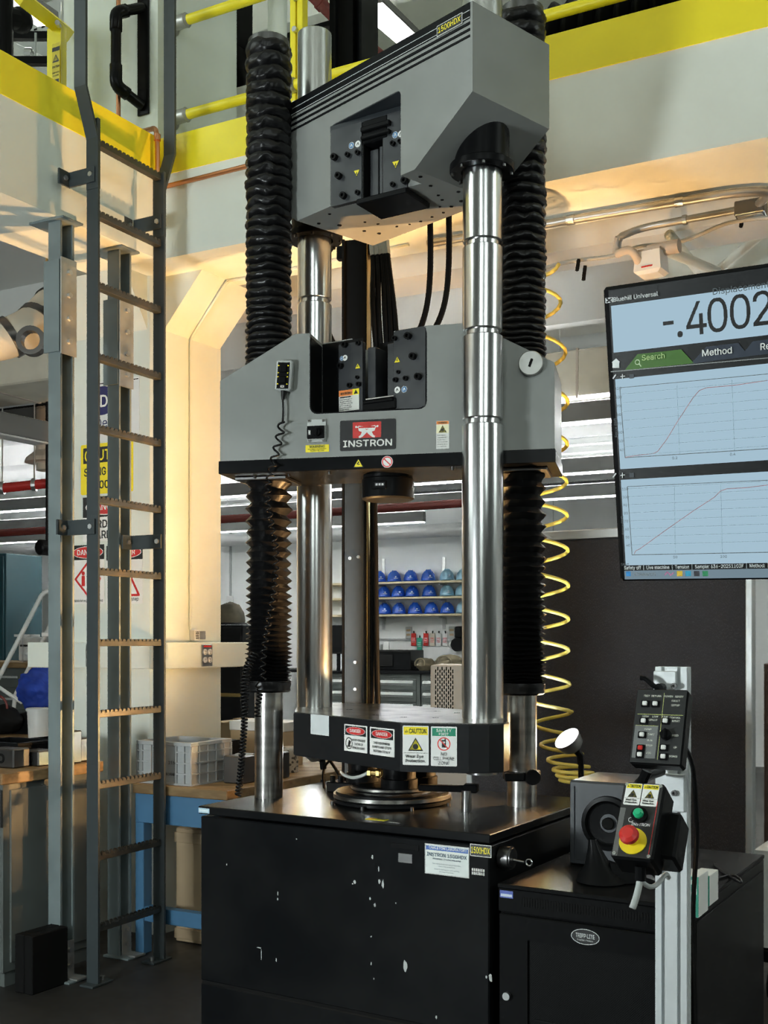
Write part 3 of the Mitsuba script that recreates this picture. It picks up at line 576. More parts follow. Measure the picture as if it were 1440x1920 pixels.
tri_label(up1, fk, 669, 325, .03, down=True); tri_label(up2, fk, 742, 309, .034, down=True)
round_label(up1, fk, 659, 273, .024, GB, WHITE); round_label(up1, fk, 671, 270, .024, WHITE, BLACK); round_label(up2, fk, 741, 253, .024, GB, WHITE); round_label(up2, fk, 751.5, 251, .024, WHITE, BLACK)
holes = []
for x, y, r in [(-.28, -.12, 6), (-.24, -.05, 8), (-.22, .06, 6), (-.18, -.15, 5), (-.15, .0, 5), (-.13, .05, 5), (-.1, .12, 5), (-.20, .12, 7), (.0, .15, 5), (.06, .15, 5), (.12, .15, 5), (.18, .13, 6), (.2, .06, 5), (.22, .02, 5), (.26, -.06, 6), (.24, .12, 8), (.29, .05, 6), (-.05, .14, 4), (.15, .1, 4), (.29, -.14, 6)]:
    holes.append(cyl(r*.0011, .003, (x, y, Z0-.0005), n=12))
obj('bolt_hole', holes, 'black_matte', ux_, fu, kind='stuff')
for x in (-.447, .447):
    zc = Z0+(abs(x)-.318)*(ZC-Z0)/(us-.318)
    bs = obj('bushing', lathe([(.0715, 3.075), (.108, 3.075), (.110, 3.079), (.110, 3.098), (.104, 3.102), (.094, 3.104), (.094, 3.30), (.0715, 3.30)], 48), 'black_satin', ux_, fu.at(x, 0, 0), 30)
    obj('bolt', [bolt(.006, .01).apply_transform(trimesh.transformations.rotation_matrix(math.pi/2, [1, 0, 0])).apply_translation((.1*math.cos(a), .1*math.sin(a), 3.076)) for a in np.arange(8)*math.pi/4], 'dark_steel', bs, fu.at(x, 0, 0))
# fittings about the ram: limit-switch arm, clamp on the right post, small hoses under the platen
arm = obj('limit_arm', [box(.20, .03, .022, (0, 0, 0), .003), box(.05, .045, .03, (.085, 0, .003), .004)], 'black_satin', tm, Fr(P(838, 1478, 3.93), 13.))
obj('arm_post', lathe([(0, 0), (.018, 0), (.018, .075), (0, .075)], 24), 'chrome', arm, Fr((PX(875, 3.90), 3.90, BZ-.002)), 30)
obj('post_clamp', [ring(.0535, .068, .03, n=32)], 'black_satin', tm, Fr((*SR, PZ(1457, 3.97))), 30)
kc = obj('clamp_knob', [box(.07, .03, .028, (-.035, -.07, 0), .004), lathe([(0, 0), (.026, 0), (.028, .004), (.028, .018), (.024, .022), (0, .022)], 20, (.03, -.085, 0), 'y')], 'black_satin', tm, Fr((*SR, PZ(1457, 3.97))), 30)
obj('hydraulic_fitting', [cyl(.012, .05, axis='x', n=12), cyl(.017, .012, (-.018, 0, 0), 'x', 6), cyl(.017, .012, (.014, 0, 0), 'x', 6)], 'brass', tm, Fr(P(703, 1449, 3.80), 20))
obj('hydraulic_hose', tube(spline([P(690, 1449, 3.80), P(675, 1456, 3.82), P(655, 1457, 3.9), P(644, 1452, 4.0), P(640, 1447, 4.1)], 24), .006), 'light_grey', tm, None, True)
obj('hydraulic_hose', tube(spline([P(608, 1478, 4.5), P(606, 1455, 4.5), P(612, 1432, 4.5), P(624, 1425, 4.5)], 20), .005), 'black_matte', tm, None, True)
obj('hydraulic_hose', tube(spline([P(640, 1480, 4.42), P(636, 1455, 4.45), P(628, 1440, 4.48), P(620, 1428, 4.5)], 20), .006), 'black_matte', tm, None, True)
mfd = [box(.11, .05, .04, (0, 0, .02), .004)]+[cyl(.011, .03, (x, -.005, .05), n=10) for x in (-.035, 0, .035)]
obj('valve_block', mfd, 'black_satin', tm, Fr((PX(640, 4.40), 4.40, BZ), 25))
# ------------------------------------------------ ladder up to the mezzanine
def G2(px, d): return np.array([PX(px, d), d])
lt = thing('wall_ladder', 'tall dark grey fixed steel ladder with serrated rungs in front of the cream column', 'ladder')
SLd, SRd = G2(175, 4.80), G2(299, 5.18)
du = (SRd-SLd)/np.linalg.norm(SRd-SLd); LW = np.linalg.norm(SRd-SLd)
dn = np.array([du[1], -du[0]])                        # towards the open hall
Ml = np.array([[du[0], -dn[0], 0], [du[1], -dn[1], 0], [0, 0, 1.]])
fl = Fr((*SLd, 0), M=Ml)                             # x along a rung, y towards the beam, z up
def stile(x, sgn, zb):
    pts = [(0, 0), (0, zb), (sgn*.075, zb+.20), (sgn*.075, 4.9)]
    ln = sg.LineString([(x+a, b) for a, b in pts]).buffer(.006, cap_style=2, join_style=2)
    return prism(ln, .064, 'xz', -.032)
for x, sg_, zb in ((0, -1, 3.62), (LW, 1, 3.55)):
    k = obj('stile', stile(x, sg_, zb), 'ladder_paint', lt, fl)
    obj('foot_plate', [box(.13, .075, .010, (x-.02*sg_, 0, .005), .002), box(.012, .064, .09, (x, 0, .05), .002)], 'ladder_paint', k, fl)
    obj('anchor_bolt', [bolt(.010, .016, axis='z').apply_translation((x-.055*sg_, 0, .010))], 'zinc', k, fl, 30)
    obj('splice_plate', box(.018, .066, .30, (x, 0, zb-.06), .002), 'ladder_paint', k, fl)
def rung_mesh():
    L = LW-.012; n = 16; m = [box(L, .034, .022, (L/2+.006, 0, -.004), .002)]
    teeth = [sg.Polygon([(.006+L*i/n+.002, .006), (.006+L*(i+1)/n-.002, .006), (.006+L*(i+.75)/n, .016), (.006+L*(i+.25)/n, .016)]) for i in range(n)]
    m += [prism(t, .006, 'xz', y) for t in teeth for y in (-.017, .011)]
    return cat(m)
rm = rung_mesh()
for i in range(12): obj('rung', rm, 'ladder_rung', lt, fl.at(0, 0, .24+.307*i))
for x, sg_, z, L in ((0, -1, 3.47, .15), (LW, -1, 3.41, .17), (0, -1, 1.965, .16), (LW, -1, 1.935, .18)):
    k = obj('bracket', [box(.010, L, .065, (x+sg_*.011, L/2-.02, z), .001), box(.07, .010, .065, (x+sg_*.04, L-.022, z), .001)], 'ladder_paint', lt, fl)
    obj('bolt', [W.at(x+sg_*.018, -.0, z)(cyl(.012, .012, axis='x', n=6)), W.at(x+sg_*.04, L-.03, z)(cyl(.011, .010, axis='y', n=6))], 'zinc', k, fl)
# grey strut posts under the left-hand beam
for i, (px, d, lab) in enumerate(((115, 4.90, 'grey steel strut post beside the ladder, nearer of the two'), (224, 5.26, 'grey steel strut post behind the ladder rungs, farther of the two'))):
    t = thing('steel_post', lab, 'post')
    c = G2(px, d); fpst = Fr((*c, 0), M=np.array([[.883, .515*1, 0], [-.469, .857, 0], [0, 0, 1.]]))
    prof_ = sg.Polygon([(-.035, -.04), (.035, -.04), (.035, -.030), (-.025, -.030), (-.025, .030), (.035, .030), (.035, .04), (-.035, .04)])
    obj('channel', prism(prof_, ZB-.014, 'xy', .008), 'post_paint', t, fpst)
    obj('base_plate', box(.15, .12, .010, (.03, 0, .005), .002), 'post_paint', t, fpst)
    obj('top_plate', box(.20, .12, .010, (-.03, 0, ZB-.006), .002), 'post_paint', t, fpst)
    zz = 2.93-.06*i
    obj('clamp_plate', box(.006, .09, .42, (.042, 0, zz), .001), 'galvanized', t, fpst)
    obj('clamp_plate', box(.09, .006, .40, (-.01, -.045, zz), .001), 'post_paint', t, fpst)
    for j in range(4): obj('bolt', cyl(.012, .012, (.050, 0, zz-.15+.1*j), 'x', 6), 'zinc', t, fpst)
    obj('anchor_bracket', [box(.006, .06, .16, (.042, 0, .09), .001), box(.08, .06, .008, (.08, 0, .014), .001)], 'galvanized', t, fpst)
    obj('bolt', [cyl(.011, .012, (.05, 0, z), 'x', 6) for z in (.06, .13)], 'zinc', t, fpst)
# ------------------------------------------------ what hangs on the column
def sign_at(px0, px1, py0, py1, fr=fcf, off=0.):
    x0, z0 = face_sz(fr, px0, py1, off); x1, z1 = face_sz(fr, px1, py0, off); xm, z0b = face_sz(fr, (px0+px1)/2, py1, off); _, z1b = face_sz(fr, (px0+px1)/2, py0, off)
    return x0, z0b, x1-x0, z1b-z0b
def sign_thing(name, s, fr, x, z, lab, cat_='sign'):
    k = s.put(name, None, fr.at(x, -.001, z)); tag(k, lab, cat_); return k
x, z, w, h = sign_at(152, 250, 830, 925); s = Print(w, h, YEL, r=.01)
s.rect(w*.05, h*.62, w*.95, h*.93, BLACK, .004); s.text('CAUTION', w/2, h*.67, h*.20, YEL, True, maxw=w*.84); s.text('SWING LOADS', w/2, h*.37, h*.15, BLACK, True, maxw=w*.86); s.text('2,000 LBS', w/2, h*.11, h*.15, BLACK, True, maxw=w*.8)
sign_thing('caution_sign', s, fcf, x, z, 'yellow caution sign with black lettering on the cream column')
x, z, w, h = sign_at(156, 244, 930, 1014); s = Print(w, h, WHITE)
s.rect(0, h*.54, w, h, BLACK); s.ell(w/2, h*.77, w*.44, h*.19, WHITE); s.ell(w/2, h*.77, w*.42, h*.17, RED, .0005); s.text('DANGER', w/2, h*.70, h*.15, WHITE, True, maxw=w*.66, lift=.001); s.text('HARD HAT', w/2, h*.30, h*.17, BLACK, True, maxw=w*.94); s.text('AREA', w/2, h*.06, h*.17, BLACK, True, maxw=w*.6)
sign_thing('hard_hat_sign', s, fcf, x, z, 'white danger sign asking for hard hats, below the yellow caution sign')
for a, b, kind in ((135, 196, 0), (200, 268, 1)):
    x, z, w, h = sign_at(a, b, 1022, 1132); s = Print(w, h, WHITE)
    s.rect(0, h*.75, w, h, BLACK); s.ell(w/2, h*.875, w*.47, h*.105, WHITE); s.ell(w/2, h*.875, w*.45, h*.095, RED, .0005); s.text('DANGER', w/2, h*.835, h*.085, WHITE, True, maxw=w*.7, lift=.001)
    if kind == 0:
        s.line([(w*.5, h*.70), (w*.88, h*.42), (w*.5, h*.14), (w*.12, h*.42), (w*.5, h*.70)], w*.05, RED); s.ell(w*.36, h*.52, w*.05, h*.035, RED); s.rect(w*.31, h*.30, w*.41, h*.48, RED); s.rect(w*.5, h*.30, w*.70, h*.52, RED)
        s.text('watch for moving machines', w/2, h*.03, h*.05, BLACK, maxw=w*.92)
    else:
        s.line(tri_pts(w/2, h*.42, w*.8)+tri_pts(w/2, h*.42, w*.8)[:1], w*.05, RED); s.ell(w*.5, h*.50, w*.05, h*.035, RED); s.rect(w*.34, h*.28, w*.66, h*.34, RED); s.line([(w*.5, h*.48), (w*.58, h*.36)], w*.07, RED)
        s.text('Watch your step', w/2, h*.05, h*.06, BLACK, maxw=w*.92)
    sign_thing('danger_sign', s, fcf, x, z, ('danger sign with a red diamond about moving machines, behind the ladder', 'danger sign with a red triangle about watching your step, behind the ladder')[kind])
x, z, w, h = sign_at(168, 262, 712, 826); s = Print(w, h, (.72, .74, .74)); s.ell(w*.26, h*.68, w*.28, h*.24, (.015, .015, .10)); s.text('D', w*.3, h*.58, h*.19, WHITE, True, lift=.001); s.text('Delta', w*.36, h*.24, h*.15, (.03, .04, .12), False, maxw=w*.5); s.rect(w*.02, h*.955, w*.98, h*.97, BLACK)
sign_thing('round_logo_sign', s, fcf, x, z, 'white sign with a dark blue round letter D, high on the column')
# wiring trough around the column, sockets on it
rt = thing('wiring_trough', 'painted wiring trough running around the cream column below eye height', 'trough')
obj('trough_section', span(-.22, CW-.0, -.052, -.002, 1.335, 1.468, .004), 'concrete_paint', rt, fcf)
obj('trough_section', span(-.052, CD+.18, -.052, -.002, 1.335, 1.468, .004), 'concrete_paint', rt, fcr)
obj('seam', [span(x, x+.003, -.0535, -.05, 1.337, 1.466) for x in (.35, .48)], 'black_satin', rt, fcf)
def socket(fr, x, z, lab, off=-.0525):
    k = thing('socket_outlet', lab, 'socket')
    obj('cover', box(.085, .006, .115, (x, off-.003, z), .002), 'steel', k, fr)
    for a in (-.019, .019):
        for b in (-.024, .018):
            c = obj('receptacle', cyl(.0155, .008, (x+a, off-.006, z+b), 'y', 16, .001), 'white_plastic', k, fr, 30)
            obj('slot', [span(x+a-.006, x+a-.004, off-.0108, off-.009, z+b, z+b+.008), span(x+a+.004, x+a+.006, off-.0108, off-.009, z+b, z+b+.008), span(x+a-.002, x+a+.002, off-.0108, off-.009, z+b-.009, z+b-.005)], 'black_matte', c, fr)
    obj('label_strip', span(x-.03, x+.03, off-.0075, off-.006, z+.042, z+.052), 'red_paint', k, fr)
xs, zs_ = face_sz(fcr, 388, 1233, -.055); socket(fcr, xs, 1.40, 'four way steel socket plate on the warm lit face of the column trough')
xs, zs_ = face_sz(fcf, 173, 1233, -.055); socket(fcf, xs, 1.40, 'four way steel socket plate on the column trough behind the ladder stile')
th_ = thing('wall_sensor', 'small white wall sensor box on the warm lit face of the column', 'sensor')
xs, zs_ = face_sz(fcr, 363, 1191, -.01); x2, _ = face_sz(fcr, 387, 1191, -.01)
obj('box', span(xs-.022, xs+.022, -.035, -.001, zs_-.028, zs_+.028, .003), 'white_plastic', th_, fcr)
obj('grille', [span(xs-.012, xs+.012, -.0365, -.034, zs_-.02+.007*i, zs_-.017+.007*i) for i in range(6)], 'black_satin', th_, fcr, kind='stuff')
obj('plate', span(xs+.024, x2, -.006, -.001, zs_-.022, zs_+.022, .001), 'galvanized', th_, fcr)
cd_ = thing('surface_conduit', 'thin wiring conduit climbing the warm lit face of the column to the beam', 'conduit')
xc, _ = face_sz(fcr, 357, 900, -.008)
pts = [fcr.pt(xc, -.008, zs_+.028), fcr.pt(xc, -.008, ZB-.27), fcr.pt(xc, -.248, ZB-.012), fcr.pt(xc+.02, -.45, ZB-.012), fcr.pt(xc+.02, -1.3, ZB-.012)]
obj('raceway', tube(bent(pts, .03), .007, 6), 'concrete_paint', cd_, None, True)
# copper pipes, the black pipe guard on the upper column
k = thing('copper_pipe', 'thin copper pipe running along the mezzanine beam left of the bellows', 'pipe')
fr2 = Fr((*CORN, 0), 28.)
obj('run', tube([fr2.pt(.02, -.03, 3.64), fr2.pt(1.6, -.03, 3.655)], .011, 10), 'copper', k, None, True)
obj('clip', [W.at(*fr2.pt(.62, -.03, 3.645))(ring(.011, .019, .02, axis='x', n=14)), box(.02, .03, .04, fr2.pt(.62, -.015, 3.63))], 'copper', k)
k = thing('copper_pipe', 'bent copper pipe coming down at the inner corner of the yellow band', 'pipe')
obj('run', tube(bent([P(262, 248, 5.5), P(292, 240, 5.34), P(295, 262, 5.32), P(296, 345, 5.32)], .03), .012, 10), 'copper', k, None, True)
obj('elbow', [cyl(.016, .03, P(295, 258, 5.32)), ], 'copper', k, None, 30)
k = thing('copper_pipe', 'vertical copper pipe behind the black pipe guard on the upper column', 'pipe')
obj('run', tube([P(222, 235, 5.53), P(222, -60, 5.53)], .011, 10), 'copper', k, None, True)
k = thing('pipe_guard', 'black welded pipe guard bracket on the upper column', 'bracket')
xg, zg = face_sz(fuf, 268, 100, -.01)
obj('plate', span(xg-.035, xg+.035, -.012, -.001, PZ(195, 5.45), PZ(5, 5.45)+.1, .002), 'paint_black', k, fuf)
xg2, _ = face_sz(fuf, 220, 100, -.13)
gp = [fuf.pt(xg, -.012, PZ(172, 5.4)), fuf.pt(xg-.0, -.15, PZ(172, 5.35)), fuf.pt(xg2, -.15, PZ(150, 5.3)), fuf.pt(xg2, -.15, PZ(5, 5.3)), fuf.pt(xg, -.15, PZ(-5, 5.3)), fuf.pt(xg, -.01, PZ(-5, 5.3))]
gp = [fuf.pt(xg, -.012, 4.13), fuf.pt(xg2, -.14, 4.19), fuf.pt(xg2, -.14, 4.545), fuf.pt(xg, -.012, 4.62)]
obj('pipe', tube(bent(gp, .05), .025, 12), 'paint_black', k, None, True)
obj('elbow', [tube(bent([fuf.pt(xg2, -.14, 4.29), gp[1], fuf.pt(xg2+(xg-xg2)*.45, -.14+.128*.45, 4.163)], .05), .031, 12), tube(bent([fuf.pt(xg2, -.14, 4.46), gp[2], fuf.pt(xg2+(xg-xg2)*.4, -.14+.128*.4, 4.575)], .04), .031, 12)], 'paint_black', k, None, True)
# ------------------------------------------------ grey cabinet bench at the left with what lies on it
wb = thing('cabinet_bench', 'grey steel cabinet bench with a thick wooden top at the left edge', 'workbench')
n0 = G2(4, 4.74); fwb = Fr((*n0, 0), M=np.array([[.515, .883*-1, 0], [.857, .469, 0], [0, 0, 1.]]))   # x into the depth, y to the left
obj('cabinet', span(.012, .54, .012, .8, .06, .868, .004), 'grey_cabinet', wb, fwb)
obj('kick_base', span(.03, .52, .02, .78, 0, .06), 'grey_cabinet', wb, fwb)
obj('side_panel', span(.05, .51, .004, .014, .10, .84, .003), 'grey_cabinet', wb, fwb)
obj('wooden_top', span(-.02, .57, -.02, .85, .868, .916, .004), 'wood', wb, fwb)
s = Print(.012, .16, BLACK); s.put('side_label', wb, Fr(P(1, 1552, 4.76), 28.))
obj('vent', [span(.002, .014, .08+.05*i, .11+.05*i, .02, .04) for i in range(3)], 'black_matte', wb, fwb)
def on(fr, x, y, z): return fr.at(x, y, z)
def tray(name, px, d, z0, sx, sy, sz, mat, lab, cat_, yaw=28., taper=.0, lidded=False):
    k = thing(name, lab, cat_); f = Fr((PX(px, d), d, z0), yaw)
    outer = hull([(i*sx/2*(1-(taper if q == 0 else 0)), j*sy/2*(1-(taper if q == 0 else 0)), q*sz) for i in (-1, 1) for j in (-1, 1) for q in (0, 1)])
    inner = hull([(i*(sx/2-.012)*(1-(taper if q == 0 else 0)), j*(sy/2-.012)*(1-(taper if q == 0 else 0)), .012+q*sz) for i in (-1, 1) for j in (-1, 1) for q in (0, 1)])
    obj('body', sub(outer, inner), mat, k, f)
    obj('rim', sub(box(sx+.016, sy+.016, .014, (0, 0, sz-.008), .002), box(sx-.02, sy-.02, .05, (0, 0, sz))), mat, k, f)
    return k, f
tray('black_tray', 26, 5.20, .916, .28, .22, .10, 'black_satin', 'black plastic tray on the cabinet bench at the left edge', 'tray')
tray('black_tray', 92, 5.42, .916, .16, .16, .09, 'black_satin', 'small black tray on the cabinet bench next to the strut post', 'tray')
for i, (px, d, sx, sy, sz, lab) in enumerate(((18, 4.98, .15, .10, .085, 'dark steel block at the front of the cabinet bench'), (72, 5.05, .12, .10, .07, 'dark steel block with a light edge on the cabinet bench'), (132, 5.13, .07, .08, .15, 'tall dark steel block on the bench between the posts'), (152, 5.22, .07, .07, .11, 'dark steel block beside the tall block between the posts'))):
    k = thing('steel_block', lab, 'block'); f = Fr((PX(px, d), d, .916), 28.+6*i)
    obj('body', box(sx, sy, sz, (0, 0, sz/2), .006), 'dark_steel', k, f)
    obj('bore', ring(.012, .022, .006, (0, -sy/2, sz/2), 'y', 16), 'black_matte', k, f)
bk = thing('plastic_bucket', 'white lidded plastic bucket on the bench left of the strut post', 'bucket')
fbk = Fr((PX(72, 7.12), 7.12, .861)); 
obj('body', lathe([(0, 0), (.062, 0), (.070, .17), (.0, .17)], 28), 'white_plastic', bk, fbk, 30); obj('lid', lathe([(0, .17), (.078, .17), (.078, .182), (.07, .188), (0, .188)], 28), 'white_plastic', bk, fbk, 30)
bt = thing('back_bench', 'long bench behind the cabinet bench carrying the white bucket and blue sack', 'bench')
fbt = Fr((PX(75, 7.3), 7.3, 0), 28.)
obj('top', box(.75, .7, .04, (-.08, 0, .84), .004), 'wood', bt, fbt)
for x in (-.40, .24):
    for y in (-.3, .3): obj('leg', box(.06, .06, .82, (x, y, .41), .004), 'grey_cabinet', bt, fbt)
# black wooden blocks on the floor
kb = thing('black_box', 'black wooden box on the floor against the grey cabinet bench', 'box')
fkb = Fr((*G2(60, 4.66), 0), M=np.array([[.515, -.883, 0], [.857, .469, 0], [0, 0, 1.]]))
obj('board', span(0, .20, 0, .045, 0, .245, .004), 'black_matte', kb, fkb); obj('board', span(0, .20, .048, .10, 0, .245, .004), 'black_matte', kb, fkb)
# ------------------------------------------------ blue steel table with its load
bl = thing('blue_table', 'blue steel table with a thick wooden top behind the ladder', 'table')
NC = np.array([-.709, 5.048]); fbl = Fr((*NC, 0), M=np.array([[-.883, .515, 0], [.469, .857, 0], [0, 0, 1.]]))
fbl = Fr((*NC, 0), 28.); 
Mt = np.array([[.883, .515, 0], [-.469, .857, 0], [0, 0, 1.]]); fbl = Fr((*NC, 0), M=Mt)   # x right (negative = left), y deep
TLn, TWd = 1.75, .53
obj('wooden_top', span(-TWd-.01, .01, -.01, TLn, .757, .802, .004), 'wood', bl, fbl)
obj('apron', [span(-TWd, 0, 0, .02, .62, .757, .002)], 'blue_paint', bl, fbl); obj('apron', [span(-.02, 0, .02, TLn-.02, .62, .757, .002)], 'blue_paint', bl, fbl)
for x in (-TWd, -.05):
    for y in (0.0, TLn-.07): obj('leg', span(x, x+.05, y, y+.06, 0, .62, .003), 'blue_paint', bl, fbl)
obj('stretcher', span(-TWd+.05, -.05, .005, .055, .155, .225, .003), 'blue_paint', bl, fbl); obj('stretcher', span(-.045, -.005, .06, TLn-.07, .155, .225, .003), 'blue_paint', bl, fbl)
ck = thing('plywood_crate', 'plain plywood crate on the floor under the blue table', 'crate')
fck = fbl.at(-.28, .55, .0)
obj('side_board', span(-.22, .22, -.30, .45, .005, .56, .004), 'cardboard', ck, fck)
obj('batten', [span(-.225, .225, -.308, -.30, z, z+.05, .002) for z in (.02, .49)], 'cardboard', ck, fck)
# the ribbed tote
tk = thing('grey_tote', 'light grey ribbed plastic tote with black lettering on the blue table', 'tote')
ft = fbl.at(-.21, .10, .802); tw, td, tht = .325, .30, .20
ft = fbl.at(-.55, .03, .803)
body = sub(span(.008, tw-.008, .008, td-.008, 0, tht), span(.02, tw-.02, .02, td-.02, .012, tht+.1)); obj('body', body, 'crate_grey', tk, ft)
obj('rim', sub(span(0, tw, 0, td, tht-.018, tht, .002), span(.02, tw-.02, .02, td-.02, tht-.1, tht+.1)), 'crate_grey', tk, ft)
for x in (.0, .03, .085, .235, .28, tw-.008): obj('rib', span(x, x+.006, -.002, .010, .004, tht-.018), 'crate_grey', tk, ft)
for y in (.0, .06, .12, .18, .24, td-.007): obj('rib', span(tw-.010, tw+.002, y, y+.006, .004, tht-.018), 'crate_grey', tk, ft)
obj('band', [span(0, .088, -.002, .01, z, z+.006) for z in (.05, .10, .15)]+[span(.238, tw, -.002, .01, z, z+.006) for z in (.05, .10, .15)]+[span(tw-.01, tw+.002, 0, td, z, z+.006) for z in (.05, .10, .15)]+[span(0, tw, -.003, .01, 0, .008), span(tw-.01, tw+.003, 0, td, 0, .008)], 'crate_grey', tk, ft)
s = Print(.14, .09, (.32, .335, .34), .001); s.text('CARLETON DRAFT', .075, .012, .013, BLACK, True, maxw=.135); s.text('155A', .118, .066, .014, BLACK, True); s.put('lettering', tk, ft.at(.094, .0085, .03))
# steel blocks, rolls and cartons on the table
sb = thing('steel_yoke', 'dark steel yoke block with a half round cut-out on the blue table', 'block')
fsb = fbl.at(-.015, .22, .802)
m_ = sub(box(.17, .22, .13, (-.1, .20, .066), .006), cyl(.055, .4, (.0, .20, .135), 'x', 32)); obj('body', m_, 'dark_steel', sb, fsb)
obj('end_block', box(.11, .10, .13, (-.11, .035, .065), .005), 'dark_steel', sb, fsb)
rows = [(334, 6.25), (365, 6.2), (396, 6.15), (427, 6.1)]
for i, (px, d) in enumerate(rows):
    k = thing('steel_grip', f'black steel grip block, {("first", "second", "third", "fourth")[i]} from the left in the row behind the grey tote', 'block')
    f = fbl.at(-.62+.142*i+.02, 1.02-.0*i, .802)
    f = Fr((PX(px, 5.95-.05*i), 5.95-.05*i, .802), 28.)
    obj('body', hull([(-.045, -.05, 0), (.045, -.05, 0), (-.045, .05, 0), (.045, .05, 0), (-.045, -.02, .16), (.045, -.02, .16), (-.045, .05, .16), (.045, .05, .16), (-.045, -.05, .12), (.045, -.05, .12)]), 'black_satin', k, f)
    obj('face', box(.07, .006, .05, (0, -.052, .07), .002), 'dark_steel', k, f)
kw = thing('wooden_block', 'small orange wooden block lit by the lamp on the blue table', 'block'); fw_ = Fr((PX(437, 5.62), 5.62, .802), 20.)
obj('body', hull([(-.045, -.04, 0), (.045, -.04, 0), (-.045, .04, 0), (.045, .04, 0), (-.04, -.03, .09), (.045, -.04, .10), (-.04, .04, .09), (.045, .04, .10)]), 'wood', kw, fw_); obj('edge', box(.09, .004, .006, (0, -.042, .008)), 'cardboard', kw, fw_)
kk = thing('concrete_core', 'speckled concrete core sample standing on the blue table', 'core sample')
pm('aggregate', lambda p, n, uv: MX((.42, .38, .32), (.07, .06, .05), SS(.55, .6, N(p.x*90, p.y*90, p.z*90))), .8)
fkk = Fr((PX(543, 5.75), 5.75, .802)); obj('body', cyl(.045, .13, (0, 0, .065), n=28, b=.003), 'aggregate', kk, fkk, 30)
cb = thing('carton', 'open brown carton at the far end of the blue table', 'carton'); fcb = Fr((PX(436, 6.6), 6.6, .802), 28.)
obj('body', box(.16, .22, .20, (0, 0, .10), .002), 'cardboard', cb, fcb); obj('flap', [box(.15, .09, .004, (0, -.15, .205)), box(.15, .09, .004, (0, .15, .205))], 'cardboard', cb, fcb)
cb = thing('carton', 'white lidded carton between the screw guard and the bellows cord', 'carton'); fcb = Fr((PX(500, 6.1), 6.1, .802), 28.)
obj('body', box(.34, .2, .19, (0, 0, .095), .003), 'cardboard', cb, fcb); obj('lid', box(.35, .21, .05, (0, 0, .215), .003), 'white_plastic', cb, fcb)
# ------------------------------------------------ hoses, mast and hanging switch about the machine
ms = thing('hose_mast', 'slender black steel mast with hydraulic hoses standing behind the machine', 'mast')
fms = Fr((PX(667, 4.81), 4.81, 0), 18.)
obj('channel', [span(-.056, -.047, -.02, .045, .012, 3.20), span(.047, .056, -.02, .045, .012, 3.20), span(-.05, .05, 0, .010, .012, 3.20)], 'black_matte', ms, fms)
obj('cover_strip', span(-.046, .046, -.018, -.006, .9, 2.22, .002), 'mast_steel', ms, fms)
obj('edge_strip', span(.0565, .061, -.022, .02, .5, 3.23, .001), 'brass', ms, fms)
obj('bolt', [bolt(.007, .008, (x, -.018, z)) for x, z in ((-.018, 1.83), (.02, 1.835), (.005, 1.385), (.005, 1.27))], 'zinc', ms, fms, 30)
obj('base_plate', box(.22, .14, .012, (0, .045, .006), .002), 'paint_black', ms, fms)
obj('head_block', [box(.072, .07, .08, (.100, .01, 3.16), .004), box(.03, .03, .06, (-.072, .01, 3.15), .004)], 'black_satin', ms, fms)
for i, (a, b, c) in enumerate(((.085, .12, 2.28), (.105, .14, 2.30), (.125, .165, 2.32), (.14, .185, 2.3), (.15, .205, 2.34))):
    q = fms.pt(a, -.03, 3.14); r_ = [q, fms.pt(a+.012, -.05, 3.08), fms.pt(b+.015*i*.3, -.13, 2.92-.05*i), fms.pt(b+.022, -.14, 2.66), fms.pt(b+.02, -.15, c)]
    k = obj('hose', tube(spline(r_, 28), .0115, 9), 'black_satin', ms, None, True)
    d_ = r_[1]-r_[0]; obj('fitting', tube([q-d_*.5, q+d_*.6], .014, 6), 'zinc', k)
for j in (0, 1):
    r_ = [fms.pt(-.085-.01*j, -.01, 3.19), fms.pt(-.135-.02*j, -.02, 3.12-.03*j), fms.pt(-.155-.012*j, -.03, 2.98), fms.pt(-.12, -.03, 2.82-.04*j), fms.pt(-.055, -.02, 2.70-.08*j)]
    obj('hose', tube(spline(r_, 24), .010, 8), 'rubber', ms, None, True)
r_ = [fms.pt(.085, -.02, 2.30), fms.pt(.095, -.02, 1.9), fms.pt(.10, -.02, 1.5), fms.pt(.112, -.03, 1.15), fms.pt(.12, -.04, .8)]
obj('hose', tube(spline(r_, 24), .012, 9), 'black_satin', ms, None, True)
obj('hose', tube([fms.pt(.075, .0, 2.30), fms.pt(.075, .0, .9)], .010, 8), 'black_satin', ms, None, True)
for i, (pts_, lab) in enumerate((([(806, 380), (807, 450), (806, 520), (800, 575), (786, 620)], 'black hydraulic hose hanging behind the upper crosshead, left of two'), ([(841, 370), (842, 450), (840, 520), (832, 575), (814, 618)], 'black hydraulic hose hanging behind the upper crosshead, right of two'))):
    k = thing('hydraulic_hose', lab, 'hose')
    obj('hose', tube(spline([P(x, y, 4.62) for x, y in pts_], 30), .0125, 10), 'black_satin', k, None, True)
    obj('collar', cyl(.017, .05, P(*pts_[0], 4.62), n=12), 'dark_steel', k, None, 30)
pd = thing('pendant_switch', 'small pendant control box with two rocker switches hanging on the middle crosshead', 'switch')
x, z = face_sz(ff, 536.5, 707); fpd = ff.at(x, -.001, z, 0, 0, 4)
obj('case', box(.060, .030, .108, (0, -.017, 0), .005), 'light_grey', pd, fpd)
obj('face_plate', box(.044, .004, .094, (0, -.033, -.002), .001), 'black_satin', pd, fpd)
